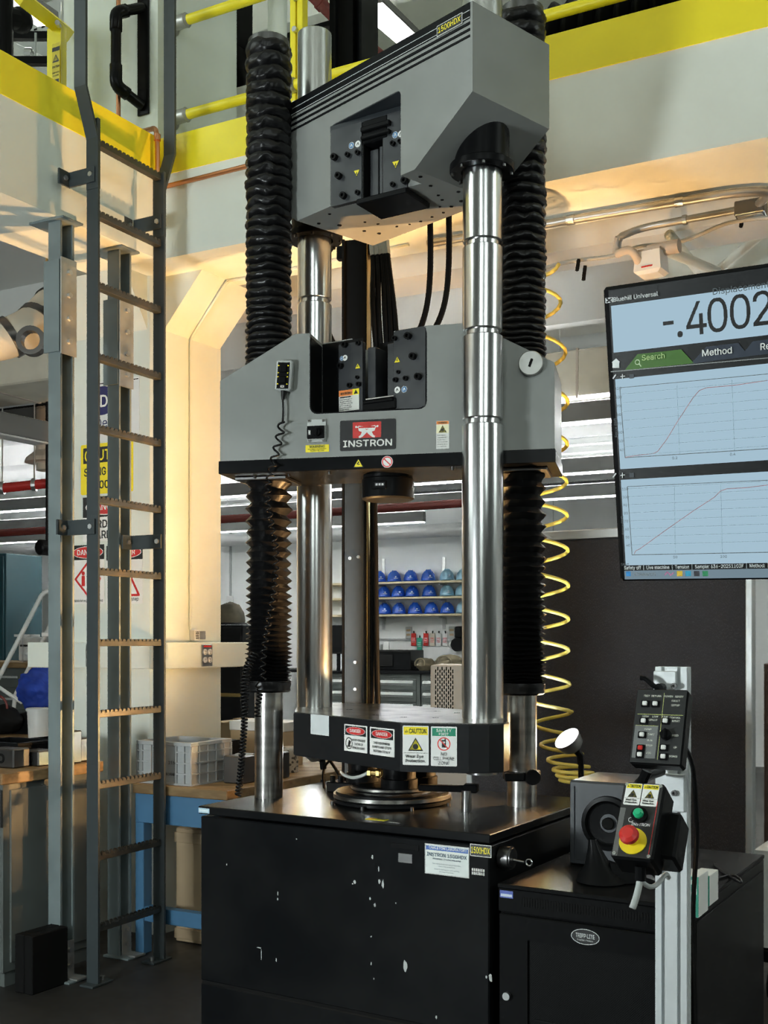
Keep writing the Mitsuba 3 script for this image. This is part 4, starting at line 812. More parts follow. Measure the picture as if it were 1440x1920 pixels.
for zz in (.020, -.020):
    k = obj('rocker', [box(.024, .012, .026, (.0, -.039, zz), .003)], 'black_satin', pd, fpd)
    s = Print(.001, .001); s.parts = []; s.y = 0
    for a, b in ((-.018, .013), (.018, .013), (-.018, -.013), (.018, -.013)): s.poly([(a-.003, b-.003), (a+.004, b), (a-.003, b+.003)], YEL)
    s.put('arrow_marks', pd, fpd.at(0, -.0352, zz))
s = Print(.014, .008, WHITE); s.line([(.002, .002), (.012, .006)], .0016, BLACK).line([(.002, .006), (.012, .002)], .0016, BLACK); s.put('emblem', pd, fpd.at(-.007, -.0352, -.046))
obj('strain_relief', lathe([(0, -.085), (.006, -.085), (.010, -.054), (0, -.054)], 14), 'rubber', pd, fpd.at(0, -.017, 0), 30)
def coil(axis_pts, R, r, turns, n=14, sides=6, phase=0., Rf=None):
    ax = spline(axis_pts, 200); N_ = int(turns*n); out = []
    t = np.gradient(ax, axis=0); t /= np.linalg.norm(t, axis=1, keepdims=True)
    for i in range(N_+1):
        u = i/N_; j = u*199; a = np.array([np.interp(j, range(200), ax[:, k]) for k in range(3)]); d = np.array([np.interp(j, range(200), t[:, k]) for k in range(3)]); d /= np.linalg.norm(d)
        e1 = np.cross(d, [0, 1., 0]); e1 = np.cross(d, [1., 0, 0]) if np.linalg.norm(e1) < .2 else e1; e1 /= np.linalg.norm(e1); e2 = np.cross(d, e1)
        g = 2*math.pi*turns*u+phase; Rr = R if Rf is None else Rf(u); out.append(a+Rr*(math.cos(g)*e1+math.sin(g)*e2))
    return np.array(out)
c0_ = fpd.pt(0, -.02, -.085)
straight = spline([c0_, ff.pt(x-.004, -.022, z-.13), ff.pt(x-.006, -.022, z-.165)], 8)
cl = coil([ff.pt(x-.006, -.024, z-.165), ff.pt(x-.02, -.03, z-.24), ff.pt(x-.035, -.03, z-.30), ff.pt(x-.045, -.045, z-.36)], .013, .0038, 5, 14)
cl2 = coil([ff.pt(x-.045, -.045, z-.36), ff.pt(x-.05, -.04, z-.5), ff.pt(x-.04, .0, z-.62), ff.pt(x-.07, .0, z-.9), ff.pt(x-.085, -.01, z-1.10)], .010, .0036, 26, 9, phase=.4)
obj('coiled_cord', tube(np.vstack([straight, cl[2:], cl2[2:]]), .0038, 6), 'rubber', pd, None, True)
cc = thing('coiled_cable', 'black coiled cable hanging beside the left bellows down to the base', 'cable')
cpts = [P(478, 1225, 4.12), P(462, 1262, 4.10), P(459, 1330, 4.08), P(455, 1400, 4.06), P(450, 1460, 4.05), P(446, 1492, 4.04)]
obj('coil', tube(coil(cpts, .0115, .004, 42, 9, Rf=lambda u: .013 if u < .35 else .0095), .0042, 5), 'rubber', cc, None, True)
cc = thing('coiled_cable', 'short grey coiled cable in front of the left screw guard', 'cable')
obj('coil', tube(coil([P(482, 1282, 4.15), P(486, 1310, 4.14), P(482, 1335, 4.14), P(484, 1345, 4.14)], .009, .003, 9, 9), .003, 5), 'rubber', cc, None, True)
# yellow coiled air hose
yh_ = thing('yellow_hose', 'yellow coiled air hose hanging between the right bellows and the dark partition', 'hose')
ypts = [P(1010, 440, 4.55), P(1010, 560, 4.55), P(1022, 690, 4.55), P(1022, 900, 4.54), P(1025, 1100, 4.52), P(1026, 1260, 4.50), P(1040, 1370, 4.48), P(1062, 1425, 4.46), P(1095, 1475, 4.46)]
ax_ = spline(ypts, 400); zz_ = ax_[:, 2]
tops = [470, 548, 645, 742, 822, 895, 960, 1030, 1095, 1160, 1222, 1285, 1340, 1385, 1418, 1440, 1452, 1462, 1470]
us = [int(np.argmin(abs(zz_-PZ(t, 4.4)))) for t in tops]
pts_ = []
for i in range(len(us)-1):
    for q in range(16):
        u = us[i]+(us[i+1]-us[i])*q/16; a = np.array([np.interp(u, range(400), ax_[:, k]) for k in range(3)])
        g = 2*math.pi*q/16; Rr = .088 if i < 12 else .075
        pts_.append(a+Rr*np.array([math.cos(g), math.sin(g)*.75, 0.]))
obj('coil', tube(np.array(pts_), .0078, 8), 'yellow_plastic', yh_, None, True)
# warm work lamp: bulb, socket, stand
wl = thing('work_lamp', 'bare glowing work lamp beside the lowest coils of the yellow hose', 'lamp')
b_ = lathe([(0, -.022), (.012, -.018), (.0195, -.006), (.0205, .004), (.017, .014), (.009, .021), (0, .023)], 24, tuple(LAMP))
k = 'work_lamp__bulb'; scene[k] = emit(mikit.ply(b_, 'white_plastic', True), LAMP_RAD, 14)
dish = lathe([(.0, -.036), (.028, -.032), (.043, -.018), (.052, .022), (.054, .022), (.045, -.020), (.029, -.035), (.0, -.039)], 32)
aim = np.array([-.6, -.35, .72]); aim /= np.linalg.norm(aim); e_1 = np.cross([0, 0, 1.], aim); e_1 /= np.linalg.norm(e_1)
obj('reflector', dish, 'zinc', wl, Fr(LAMP, M=np.stack([e_1, np.cross(aim, e_1), aim], 1)), True)
obj('socket', tube([LAMP-aim*.036, LAMP-aim*.075, LAMP-aim*.08+[0, 0, -.03]], .014, 12), 'black_satin', wl, None, 30)
LB = LAMP-aim*.08
obj('stand', cyl(.011, LB[2]-.02, (LB[0], LB[1], (LB[2]-.02)/2), n=12), 'black_satin', wl, None, 30)
obj('foot', cyl(.06, .014, (LB[0], LB[1], .007), n=32, b=.003), 'black_satin', wl, None, 30)
wl2 = thing('work_lamp', 'second work lamp, hidden behind the lower platen near the blue table', 'lamp')
L2 = np.array([PX(592, 4.93), 4.93, .990])
b2 = lathe([(0, -.022), (.012, -.018), (.0195, -.006), (.0205, .004), (.017, .014), (.009, .021), (0, .023)], 24, tuple(L2))
scene[wl2+'__bulb'] = emit(mikit.ply(b2, 'white_plastic', True), LAMP2_RAD, 10)
aim2 = np.array([-.45, -.48, .72]); aim2 /= np.linalg.norm(aim2); e_2 = np.cross([0, 0, 1.], aim2); e_2 /= np.linalg.norm(e_2)
obj('reflector', dish, 'zinc', wl2, Fr(L2, M=np.stack([e_2, np.cross(aim2, e_2), aim2], 1)), True)
obj('socket', tube([L2-aim2*.036, L2-aim2*.06, L2-aim2*.07+[0, 0, -.03]], .014, 12), 'black_satin', wl2, None, 30)
L2 = L2-aim2*.065
obj('stand', cyl(.011, L2[2]-.09, (L2[0], L2[1], (L2[2]-.09)/2+.01), n=12), 'black_satin', wl2, None, 30)
obj('foot', cyl(.05, .014, (L2[0], L2[1], .007), n=32, b=.003), 'black_satin', wl2, None, 30)
# ------------------------------------------------ rack cabinet
rk = thing('rack_cabinet', 'low black equipment rack with a perforated door beside the machine', 'equipment rack')
RZT = .736; frk = Fr((.348, 3.425, 0), 31.); rw, rd = .595, .89
obj('body', [span(0, rw, .02, rd, .06, RZT-.014, .003)], 'black_satin', rk, frk)
obj('roof', span(-.002, rw+.002, 0, rd+.002, RZT-.014, RZT, .003), 'black_satin', rk, frk)
obj('front_lip', span(0, rw, .004, .02, RZT-.085, RZT-.014, .002), 'black_satin', rk, frk)
obj('vent_slots', [span(.075+.0085*i, .079+.0085*i, .0025, .006, RZT-.062, RZT-.034) for i in range(50)], 'black_matte', rk, frk, kind='stuff')
dr_ = obj('door', sub(span(.006, rw-.006, -.004, .018, .07, RZT-.09, .003), span(.10, rw-.09, -.1, .1, .13, RZT-.16)), 'black_satin', rk, frk)
pm('perforated', lambda p, n, uv: MX((.010, .0105, .011), (.001, .001, .001), SS(.0, .3, dr.sin((p.x*.875+p.y*-.485)*900)*dr.sin(p.z*900))), .5, spec=.08)
obj('mesh_panel', span(.10, rw-.09, .004, .010, .13, RZT-.16), 'perforated', dr_, frk)
obj('inner_unit', [span(.12, rw-.11, -.002, .005, z0, z1, .001) for z0, z1 in ((.335, .342), (.255, .262))]+[span(.12, .235, -.001, .005, .28, .32, .001)], 'paint_black', dr_, frk)
obj('lock', lathe([(0, 0), (.012, 0), (.012, .012), (.008, .014), (0, .014)], 20, axis='y'), 'zinc', dr_, frk.at(.035, -.018, .40), 30)
s = Print(.001, .001); s.parts = []; s.y = 0; s.ell(0, 0, .044, .023, (.6, .62, .62)); s.ell(0, 0, .042, .021, (.01, .01, .011), .0005); s.text('TRIPP·LITE', 0, -.003, .012, (.62, .64, .64), True, maxw=.058, lift=.0012); s.text('SmartRack Enclosure', 0, -.012, .005, (.62, .64, .64), False, maxw=.048, lift=.0012)
xo, zo = face_sz(frk, 1097, 1757, -.006); s.put('maker_badge', dr_, frk.at(xo, -.0045, zo), 'white outlined oval badge')
s = Print(.044, .022, (.08, .12, .42)); s.rect(.003, .004, .041, .012, (.5, .55, .65)); s.put('asset_tag', rk, frk.at(.006, .003, RZT-.042))
for x in (.05, rw-.05):
    for y in (.07, rd-.07): obj('caster', [cyl(.028, .03, (x, y, .03), 'x', 16), box(.04, .05, .02, (x, y, .055))], 'rubber', rk, frk, 30)
obj('side_panel', span(rw, rw+.004, .03, rd-.02, .09, RZT-.05, .002), 'black_satin', rk, frk)
# grey housing with a round port, funnel, cartons on the rack
gb = thing('grey_housing', 'grey box with a round black port standing on the equipment rack', 'housing')
fgb = Fr((.616, 3.72, RZT+.001), 30.)
obj('case', span(0, .30, 0, .27, 0, .278, .006), 'slate', gb, fgb)
obj('front_frame', sub(span(.004, .296, -.006, 0, .004, .274, .002), span(.018, .282, -.1, .1, .018, .26)), 'slate', gb, fgb)
pt = obj('round_port', lathe([(.012, .004), (.045, .010), (.068, .0), (.075, -.014), (.088, -.012), (.09, 0), (.0, .006)], 40, axis='y'), 'black_satin', gb, fgb.at(.135, -.004, .145), 30)
obj('hub', cyl(.02, .012, (.135, -.008, .145), 'y', 20, .002), 'black_matte', pt, fgb, 30)
fn_ = thing('black_funnel', 'black plastic funnel lying in front of the grey housing on the rack', 'funnel')
ap = P(1112, 1570, 3.46); bs_ = np.array([PX(1128, 3.44), 3.44, RZT+.005])
prof_ = [(.012, .128), (.02, .10), (.04, .05), (.07, .012), (.078, .0), (.074, .0), (.0, .012)]
m_ = lathe(prof_, 36); m_.apply_transform(np.array([[1, 0, -.22, 0], [0, 1, 0, 0], [0, 0, 1, 0], [0, 0, 0, 1.]])); obj('cone', m_, 'black_satin', fn_, Fr(bs_), 40)
obj('wing', hull([(.03, -.05, .0), (.17, -.03, .0), (.17, .03, .0), (.03, .05, 0), (.02, -.03, .06), (.02, .03, .06), (.15, 0, .02)]), 'black_satin', fn_, Fr(bs_))
for i, (px, d, sx, sz, lab) in enumerate(((1300, 3.05, .055, .11, 'small green and white carton behind the aluminium post on the rack'), (1322, 3.18, .05, .085, 'second green and white carton, right of the aluminium post'))):
    k = thing('small_carton', lab, 'carton'); f = Fr((PX(px, d), d, RZT+.001), 30.)
    obj('body', box(sx, .10, sz, (0, 0, sz/2), .001), 'white_plastic', k, f)
    s = Print(sx*.98, sz*.98, (.03, .24, .17)); s.rect(sx*.1, sz*.55, sx*.9, sz*.9, (.60, .66, .62)); s.text('EAR', sx*.5, sz*.62, sz*.16, (.03, .24, .17), True, maxw=sx*.6); s.ell(sx*.5, sz*.28, sx*.25, sz*.12, (.55, .62, .58)); s.put('front_print', k, f.at(-sx*.49, -.0502, sz*.01))
k = thing('black_cable', 'thin black cable lying loose on the right side of the rack', 'cable')
obj('cable', tube(spline([P(1290, 1650, 3.1), P(1330, 1600, 3.4), P(1380, 1605, 3.5), P(1390, 1620, 3.42), P(1350, 1590, 3.6), P(1340, 1575, 3.7)], 50)*[1, 1, 0]+[0, 0, RZT+.006], .0045, 7), 'rubber', k, None, True)
# ------------------------------------------------ aluminium post with the two control boxes
ap_ = thing('aluminium_post', 'slotted aluminium profile post in front of the black rack', 'post')
fap = Fr((PX(1262, 2.70), 2.70, 0), 30.)
def tslot(w, d, nx, ny):
    g = sg.box(-w/2, -d/2, w/2, d/2)
    for i in range(nx):
        x = -w/2+w*(i+.5)/nx
        for s_ in (-1, 1): g = g.difference(sg.box(x-.004, min(s_*d/2, s_*(d/2-.010)), x+.004, max(s_*d/2, s_*(d/2-.010)))).difference(sg.box(x-.008, min(s_*(d/2-.0045), s_*(d/2-.011)), x+.008, max(s_*(d/2-.0045), s_*(d/2-.011))))
    for i in range(ny):
        y = -d/2+d*(i+.5)/ny
        for s_ in (-1, 1): g = g.difference(sg.box(min(s_*w/2, s_*(w/2-.010)), y-.004, max(s_*w/2, s_*(w/2-.010)), y+.004))
    return g
zt = PZ(1250, 2.70)
obj('profile', prism(tslot(.076, .038, 2, 1), zt-.01, 'xy', .01), 'aluminium', ap_, fap)
obj('foot_plate', box(.22, .20, .01, (0, 0, .005), .002), 'aluminium', ap_, fap)
obj('slide_plate', [box(.055, .010, .10, (-.012, -.025, zt-.06), .002)], 'aluminium', ap_, fap)
obj('slide_plate', [box(.07, .010, .09, (.0, -.025, zt-.30), .002)], 'aluminium', ap_, fap)
hd_ = obj('clamp_lever', [cyl(.011, .03, (-.018, -.045, zt-.05), 'y', 14), W(tube(spline([(-.018, -.055, zt-.05), (-.03, -.058, zt-.045), (-.05, -.06, zt-.028), (-.062, -.06, zt-.026)], 10), .006, 8))], 'black_satin', ap_, fap, 30)
obj('screw', [bolt(.007, .008, (.012, -.03, z)) for z in (zt-.045, zt-.30)], 'dark_steel', ap_, fap, 30)
def tilted(o, th, tau, roll=0.):
    """x to the right along heading th, y away from the face, z up the face; tau > 0 leans the top away"""
    a, t = math.radians(th), math.radians(tau)
    u = np.array([math.cos(a), -math.sin(a), 0]); n = np.array([math.sin(a), math.cos(a), 0]); v = np.array([0, 0, 1.])*math.cos(t)+n*math.sin(t); y = n*math.cos(t)-np.array([0, 0, 1.])*math.sin(t)
    if roll:
        r = math.radians(roll); u, v = u*math.cos(r)-v*math.sin(r), v*math.cos(r)+u*math.sin(r)
    return Fr(o, M=np.stack([u, y, v], 1))
cp = thing('operator_console', 'black tilted control panel with small square buttons on the aluminium post', 'control panel')
fcp = tilted(P(1178, 1431, 2.48), 30, 21)
pw, ph = .117, .175
obj('case', span(0, pw, 0, .045, 0, ph, .005), 'black_satin', cp, fcp)
s = Print(pw-.006, ph-.006, (.016, .017, .018), .0008)
q = lambda a, b: (a*(pw-.006), b*(ph-.006))
gl = (.50, .52, .18)
s.rect(*q(.545, .05), *q(.555, .96), gl); s.rect(*q(.05, .655), *q(.97, .662), gl); s.rect(*q(.03, .06), *q(.50, .50), (.16, .165, .165)); s.rect(*q(.03, .50), *q(.5, .505), gl)
for a, b, t in ((.20, .90, 'TEST'), (.40, .90, 'RETURN'), (.64, .90, 'POWER'), (.86, .90, 'READY'), (.80, .84, 'FAULT'), (.80, .78, 'SETUP'), (.22, .615, 'HIGH'), (.42, .615, 'LOW'), (.62, .615, 'FINE'), (.82, .61, 'CONTROL'), (.36, .57, 'HYDRAULIC'), (.84, .565, 'RESET'), (.30, .44, 'PUMP'), (.36, .37, 'START'), (.36, .29, 'RUN'), (.36, .22, 'STOP'), (.36, .12, 'JOG'), (.84, .37, 'SPEED'), (.88, .21, 'UP'), (.86, .09, 'DOWN')): s.text(t, *q(a, b), .0042, (.55, .56, .5), True, maxw=.024)
s.put('front_print', cp, fcp.at(.003, -.0002, .003))
for a, b, m__ in ((.19, .80, 'white_plastic'), (.40, .80, 'white_plastic'), (.20, .56, 'white_plastic'), (.64, .57, 'white_plastic'), (.20, .37, 'white_plastic'), (.20, .19, 'red_plastic'), (.20, .10, 'white_plastic'), (.66, .21, 'white_plastic'), (.67, .09, 'white_plastic')):
    c = q(a, b); k = obj('button_frame', box(.018, .006, .015, (c[0]+.003, -.003, c[1]+.003), .001), 'black_satin', cp, fcp)
    obj('button', box(.011, .008, .010, (c[0]+.003, -.006, c[1]+.003), .0015), m__, k, fcp)
c = q(.68, .38); obj('rotary_knob', [cyl(.012, .014, (c[0]+.003, -.007, c[1]+.003), 'y', 24, .002), box(.006, .008, .024, (c[0]+.003, -.016, c[1]+.003), .002)], 'black_satin', cp, fcp, 30)
obj('mounting_arm', [tube([fcp.pt(.03, .045, -.004), fcp.pt(.01, .06, -.05)], .012, 8), fcp(span(.06, .10, .045, .075, .02, .09, .003))], 'black_satin', cp)
eb = thing('emergency_stop_box', 'black sloping box with red emergency stop button and caution stickers', 'emergency stop box')
feb = tilted(P(1143, 1607, 2.40), 30, 33); ew, eh = .093, .182
obj('case', span(0, ew, 0, .085, 0, eh, .006), 'black_satin', eb, feb)
obj('back_box', span(.02, ew+.03, .05, .13, .03, .14, .006), 'black_satin', eb, feb)
s = Print(ew-.008, eh-.008, (.02, .02, .021), .001, r=.003); s.rect(.0, .0, .012, eh*.62, (.12, .12, .12)); s.line([(ew-.014, .01), (ew-.014, eh-.05), (.004, eh-.05)], .0014, RED); s.text('INSTRON', (ew-.008)*.60, eh*.40, .0065, (.6, .6, .6), True, maxw=.045); s.ringline(.028, eh*.47, .006, .0015, (.6, .6, .6))
s.put('front_plate', eb, feb.at(.004, -.0002, .004))
for x in (.008, .046): eye_label(.036, .052).put('caution_label', eb, feb.at(x, -.0016, eh-.058))
gbn = obj('green_lamp', lathe([(0, 0), (.016, 0), (.016, .008), (.011, .010), (.011, .018), (.007, .024), (0, .025)], 24), 'green_plastic', eb, Fr(feb.pt(.050, -.001, .100), M=feb.M @ np.array([[1, 0, 0], [0, 0, -1], [0, 1, 0.]])), 30)
obj('collar', lathe([(.011, 0), (.018, 0), (.018, .009), (.011, .011)], 24), 'black_satin', gbn, Fr(feb.pt(.050, -.001, .100), M=feb.M @ np.array([[1, 0, 0], [0, 0, -1], [0, 1, 0.]])), 30)
Mo = feb.M @ np.array([[1, 0, 0], [0, 0, -1], [0, 1, 0.]])
es = obj('stop_button', lathe([(.009, 0), (.009, .022), (.017, .024), (.021, .030), (.020, .040), (.012, .046), (0, .047)], 32), 'red_plastic', eb, Fr(feb.pt(.045, -.002, .040), M=Mo), 30, label='red mushroom emergency stop button')
obj('ring_plate', cyl(.030, .003, (0, 0, .0015), n=40), 'yellow_flat', es, Fr(feb.pt(.045, -.002, .040), M=Mo), 30)
obj('neck', cyl(.012, .016, (0, 0, .010), n=24), 'yellow_flat', es, Fr(feb.pt(.045, -.002, .040), M=Mo), 30)
obj('screw', [bolt(.004, .003, (x, -.001, z)) for x in (.009, ew-.009) for z in (.009, eh-.009)], 'zinc', eb, feb, 30)
c_ = feb.pt(.06, .03, -.002)
obj('cable_gland', tube([c_, c_-np.array([.0, 0, .03])], .012, 10), 'black_satin', eb, None, 30)
obj('cable', tube(spline([c_-np.array([0, 0, .02]), c_-np.array([.008, .01, .05]), c_-np.array([.022, .02, .085])], 14), .0075, 9), 'light_grey', eb, None, True)
obj('cable', tube(spline([c_-np.array([0, 0, .028]), c_+np.array([.02, .01, -.045]), c_+np.array([.06, .06, -.04]), c_+np.array([.09, .12, -.05])], 20), .0055, 9), 'light_grey', eb, None, True)
obj('support_arm', tube(spline([P(1192, 1480, 2.52), P(1205, 1462, 2.56), P(1225, 1452, 2.62), P(1240, 1446, 2.67)], 14), .011, 8), 'black_satin', eb, None, True)
k = thing('control_cable', 'black cable looping down the right side of the aluminium post', 'cable')
obj('cable', tube(spline([P(1277, 1395, 2.60), P(1297, 1430, 2.64), P(1304, 1490, 2.68), P(1307, 1560, 2.70), P(1304, 1620, 2.72), P(1300, 1700, 2.74), P(1301, 1800, 2.75), P(1303, 2000, 2.76)], 50), .006, 8), 'rubber', k, None, True)
# ------------------------------------------------ big monitor at the right
mn = thing('wall_monitor', 'large tilted black monitor showing blue test charts at the right edge', 'monitor')
fmn = tilted(P(1162, 1090, 2.50), 30, -13.2, .9); mw, mh = 1.12, .632
obj('case', span(0, mw, 0, .045, 0, mh, .006), 'black_satin', mn, fmn)
obj('back_housing', span(.25, .87, .045, .09, .12, .5, .015), 'black_satin', mn, fmn)
obj('arm', [fmn(cyl(.035, .12, (.56, .14, .31), 'y', 20)), cyl(.045, 1.75, fmn.pt(.56, .23, .31)*[1, 1, 0]+[0, 0, 2.78], n=20)], 'black_satin', mn, None, 30)
obj('ceiling_plate', cyl(.11, .02, fmn.pt(.56, .23, .31)*[1, 1, 0]+[0, 0, 3.66], n=24), 'black_satin', mn, None, 30)
def scr(px, py):
    a = np.array([(px-720)/F, 1., (HZ-py)/F]); n = fmn.M[:, 1]; t = np.dot(fmn.o-[0, 0, H], n)/np.dot(a, n); q = fmn.M.T @ (np.array([0, 0, H])+a*t-fmn.o); return q[0], q[2]
def scr_r(*pp): return [scr(*p) for p in pp]
bx0 = .0125
def yv(py): return scr(1160, py)[1]
def row(py0, py1, px=1150): return scr(px, py1)[1], scr(px, py0)[1]
disp = Print(mw-2*bx0, mh-.022, (.008, .009, .010), .0008); disp.put('screen', mn, fmn.at(bx0, -.0004, .014))
panels, texts = [], Print(.001, .001); texts.parts = []; texts.y = -.0026
def panel(x0, z0, x1, z1): panels.append(prism(sg.box(x0, z0, x1, z1), .0006, 'xz', -.0024))
z_t0, z_t1 = scr(1146, 662)[1], scr(1137, 575)[1]
panel(bx0+.004, z_t0, .555, z_t1); panel(.565, z_t0, mw-bx0-.004, z_t1)
z_a0, z_a1 = scr(1158, 880)[1], scr(1145, 712)[1]
z_b0, z_b1 = scr(1165, 1060)[1], scr(1158, 900)[1]
for a, b in ((z_a0, z_a1), (z_b0, z_b1)): panel(bx0+.004, a, .73, b); panel(.74, a, mw-bx0-.004, b)
k = 'wall_monitor__lit_panels'; scene[k] = emit(mikit.ply(fmn(cat(panels)), 'black_matte'), SCREEN_RAD, .6); tag(k, 'pale blue lit chart panels')
tk_ = prism(sg.box(bx0, scr(1170, 1086)[1], mw-bx0, scr(1170, 1070)[1]), .0006, 'xz', -.0024); k = 'wall_monitor__task_bar'; scene[k] = emit(mikit.ply(fmn(tk_), 'black_matte'), [c*.45 for c in SCREEN_RAD], .1)
def edge_row(t, px, py, h, col=BLACK, bold=False, al='l', maxw=None):
    x, z = scr(px, py); texts.text(t, x, z, h, col, bold, al, maxw, lift=.003)
xq, zq = scr(1246, 637); texts.text('-', xq, zq+.004, .066, BLACK, False, 'l', None, .003, .75)
for ch_, px_, py_ in (('.', 1272, 632), ('4', 1289, 630), ('0', 1329, 624), ('0', 1371, 618), ('2', 1414, 612)): xq, zq = scr(px_, py_); texts.text(ch_, xq, zq, .066, BLACK, False, 'l', None, .003, .86)
edge_row('Displacement [in]', 1338, 553, .0125, (.10, .12, .13))
edge_row('Bluehill Universal', 1152, 566, .0085, (.6, .62, .62), True); edge_row('Method', 1318, 668, .0125, (.66, .68, .66), True); edge_row('Report', 1427, 656, .0125, (.66, .68, .66), True); edge_row('Search', 1205, 676, .011, (.35, .5, .2), True)
texts.rect(*scr(1136, 569), *scr(1150, 557), (.6, .62, .62)); texts.line(scr_r((1138, 559), (1148, 567)), .003, BLACK); texts.line(scr_r((1138, 567), (1148, 559)), .003, BLACK)
texts.poly(scr_r((1172, 694), (1196, 664), (1278, 655), (1302, 681)), (.055, .15, .02)); texts.poly(scr_r((1296, 682), (1325, 650), (1385, 643), (1405, 668)), (.03, .04, .06)); texts.poly(scr_r((1388, 670), (1412, 640), (1490, 630), (1510, 655)), (.03, .04, .06))
texts.poly(scr_r((1147, 680), (1156, 672), (1164, 679), (1162, 679), (1162, 690), (1149, 690), (1149, 680)), (.7, .72, .72)); x_, z_ = scr(1196, 679); texts.ringline(x_, z_, .0055, .0015, (.5, .6, .4)); texts.line(scr_r((1199, 682), (1203, 687)), .002, (.5, .6, .4))
texts.line(scr_r((1146, 697), (1440, 671), (1600, 657)), .002, (.25, .26, .26))
for py in (706, 891):
    texts.line(scr_r((1150, py+4), (1156, py-4)), .003, (.6, .62, .62)); texts.line(scr_r((1164, py), (1173, py-1)), .002, (.6, .62, .62)); texts.line(scr_r((1168, py+5), (1168, py-5)), .002, (.6, .62, .62)); texts.rect(*scr(1181, py+4), *scr(1189, py-5), (.05, .06, .07))
AXC, GRC, RDC = (.12, .14, .15), (.30, .40, .46), (.42, .20, .22)
texts.line(scr_r((1163, 727), (1173, 858)), .0014, AXC); texts.line(scr_r((1173, 858), (1440, 841), (1560, 833)), .0014, AXC); texts.line(scr_r((1163, 727), (1440, 701), (1560, 690)), .0012, AXC)
for i in range(8): a, b = 727+16.4*i+12, 701+17.5*i+12; texts.line(scr_r((1164+1.2*i, a), (1440, b)), .0007, GRC); edge_row(str(110-10*i), 1155+1.2*i, a-8, .0055, AXC)
texts.line(scr_r((1270, 722), (1275, 852)), .0007, GRC); texts.line(scr_r((1373, 712), (1378, 846)), .0007, GRC); edge_row('0.2', 1262, 861, .0055, AXC); edge_row('0.4', 1370, 854, .0055, AXC)
texts.line(scr_r((1173, 857), (1200, 853), (1226, 850), (1234, 846), (1250, 825), (1270, 792), (1300, 746), (1312, 732), (1325, 727), (1380, 722), (1440, 713)), .0013, RDC)
texts.line(scr_r((1177, 912), (1186, 1040)), .0014, AXC); texts.line(scr_r((1186, 1040), (1440, 1035), (1560, 1033)), .0014, AXC); texts.line(scr_r((1177, 912), (1440, 900)), .0012, AXC)
for i in range(8): a, b = 916+15*i, 902+16*i; texts.line(scr_r((1178+1.1*i, a), (1440, b)), .0007, GRC); edge_row(str(110-10*i), 1168+1.1*i, a+3, .0055, AXC)
texts.line(scr_r((1265, 910), (1267, 1037)), .0007, GRC); texts.line(scr_r((1352, 905), (1355, 1036)), .0007, GRC); edge_row('50', 1264, 1046, .0055, AXC); edge_row('100', 1352, 1045, .0055, AXC)
texts.line(scr_r((1190, 1038), (1193, 1032), (1200, 1029), (1250, 993), (1300, 958), (1340, 932), (1352, 920), (1364, 916), (1400, 914), (1440, 909)), .0013, RDC)
edge_row('Safety off  |  Live machine  |  Tension  |  Sample: 636-20251103F  |  Method:  |  Report: Report - All Items  |', 1172, 1067, .0075, (.6, .62, .62), True, maxw=.42); edge_row('Start', 1166, 1060, .006, AXC); edge_row('Search', 1199, 1079, .0085, (.18, .2, .2))
texts.rect(*scr(1175, 1080), *scr(1183, 1071), (.03, .25, .6)); x_, z_ = scr(1194, 1076); texts.ringline(x_, z_, .004, .001, (.2, .2, .2))
for px, c in ((1275, (.75, .5, .05)), (1291, (.04, .35, .55)), (1307, (.05, .05, .06)), (1323, (.04, .28, .12))): texts.rect(*scr(px-5, 1080), *scr(px+5, 1070), c)
texts.line(scr_r((1247, 1078), (1252, 1072), (1258, 1078), (1264, 1073)), .003, (.5, .2, .35))
x_, z_ = scr(1158, 802); m_ = meshkit.text_mesh('Force [lbf]', .006, .0004); v = m_.vertices.copy(); m_.vertices = np.stack([x_-v[:, 1], np.full(len(v), -.0036)-v[:, 2], z_-.02+v[:, 0]], 1); texts.parts.append((m_, AXC))
x_, z_ = scr(1171, 985); m_ = m_.copy(); m_.vertices = np.stack([x_-v[:, 1], np.full(len(v), -.0036)-v[:, 2], z_-.02+v[:, 0]], 1); texts.parts.append((m_, AXC))
texts.put('screen_print', mn, fmn)
# ------------------------------------------------ the rooms under the mezzanine
uv_ = np.array([.899, -.438]); nv = np.array([.438, .899]); TV = 26.
HB = G2(780, 15.0)                                   # a point of the hat wall
fhw = Fr((*HB, 0), TV)
blk = lambda p, n, uv: MX((.62, .66, .66), (.50, .54, .54), SS(.93, .99, dr.maximum(dr.abs(dr.sin(p.z*15.7)), 0)))
wbk = struct('wall_back', span(-16, 12, 0, .2, 0, 3.9), 'white_paint', fr=fhw)
for i, x in enumerate((-5.3, -1.55, 1.9, 5.2)): struct('joint', span(x, x+.012, -.003, .02, 0, 3.5), 'light_grey', wbk, fhw)
struct('wall_left', span(-.2, 0, -8, .3, 0, 3.9), 'white_paint', fr=fhw.at(-10.5, 0, 0))
struct('wall_right', span(0, .2, -9, .3, 0, 3.9), 'white_paint', fr=fhw.at(9.5, 0, 0))
shz = [2.252, 2.048, 1.822]
def wx(px, off=0.): return face_s(fhw, px, off)
for i, z in enumerate(shz):
    nm = ('top', 'middle', 'bottom')[i]
    k = thing('wall_shelf', f'pale wooden wall shelf carrying blue hard hats, {nm} of three', 'shelf')
    obj('board', span(wx(600, -.15), wx(905, -.15), -.30, -.002, z-.030, z, .003), 'shelf_wood', k, fhw)
    for px in (722, 836): obj('bracket', [span(wx(px)-.012, wx(px)+.012, -.022, -.001, z-.13, z-.03), span(wx(px)-.010, wx(px)+.010, -.22, -.001, z-.052, z-.03)], 'light_grey', k, fhw)
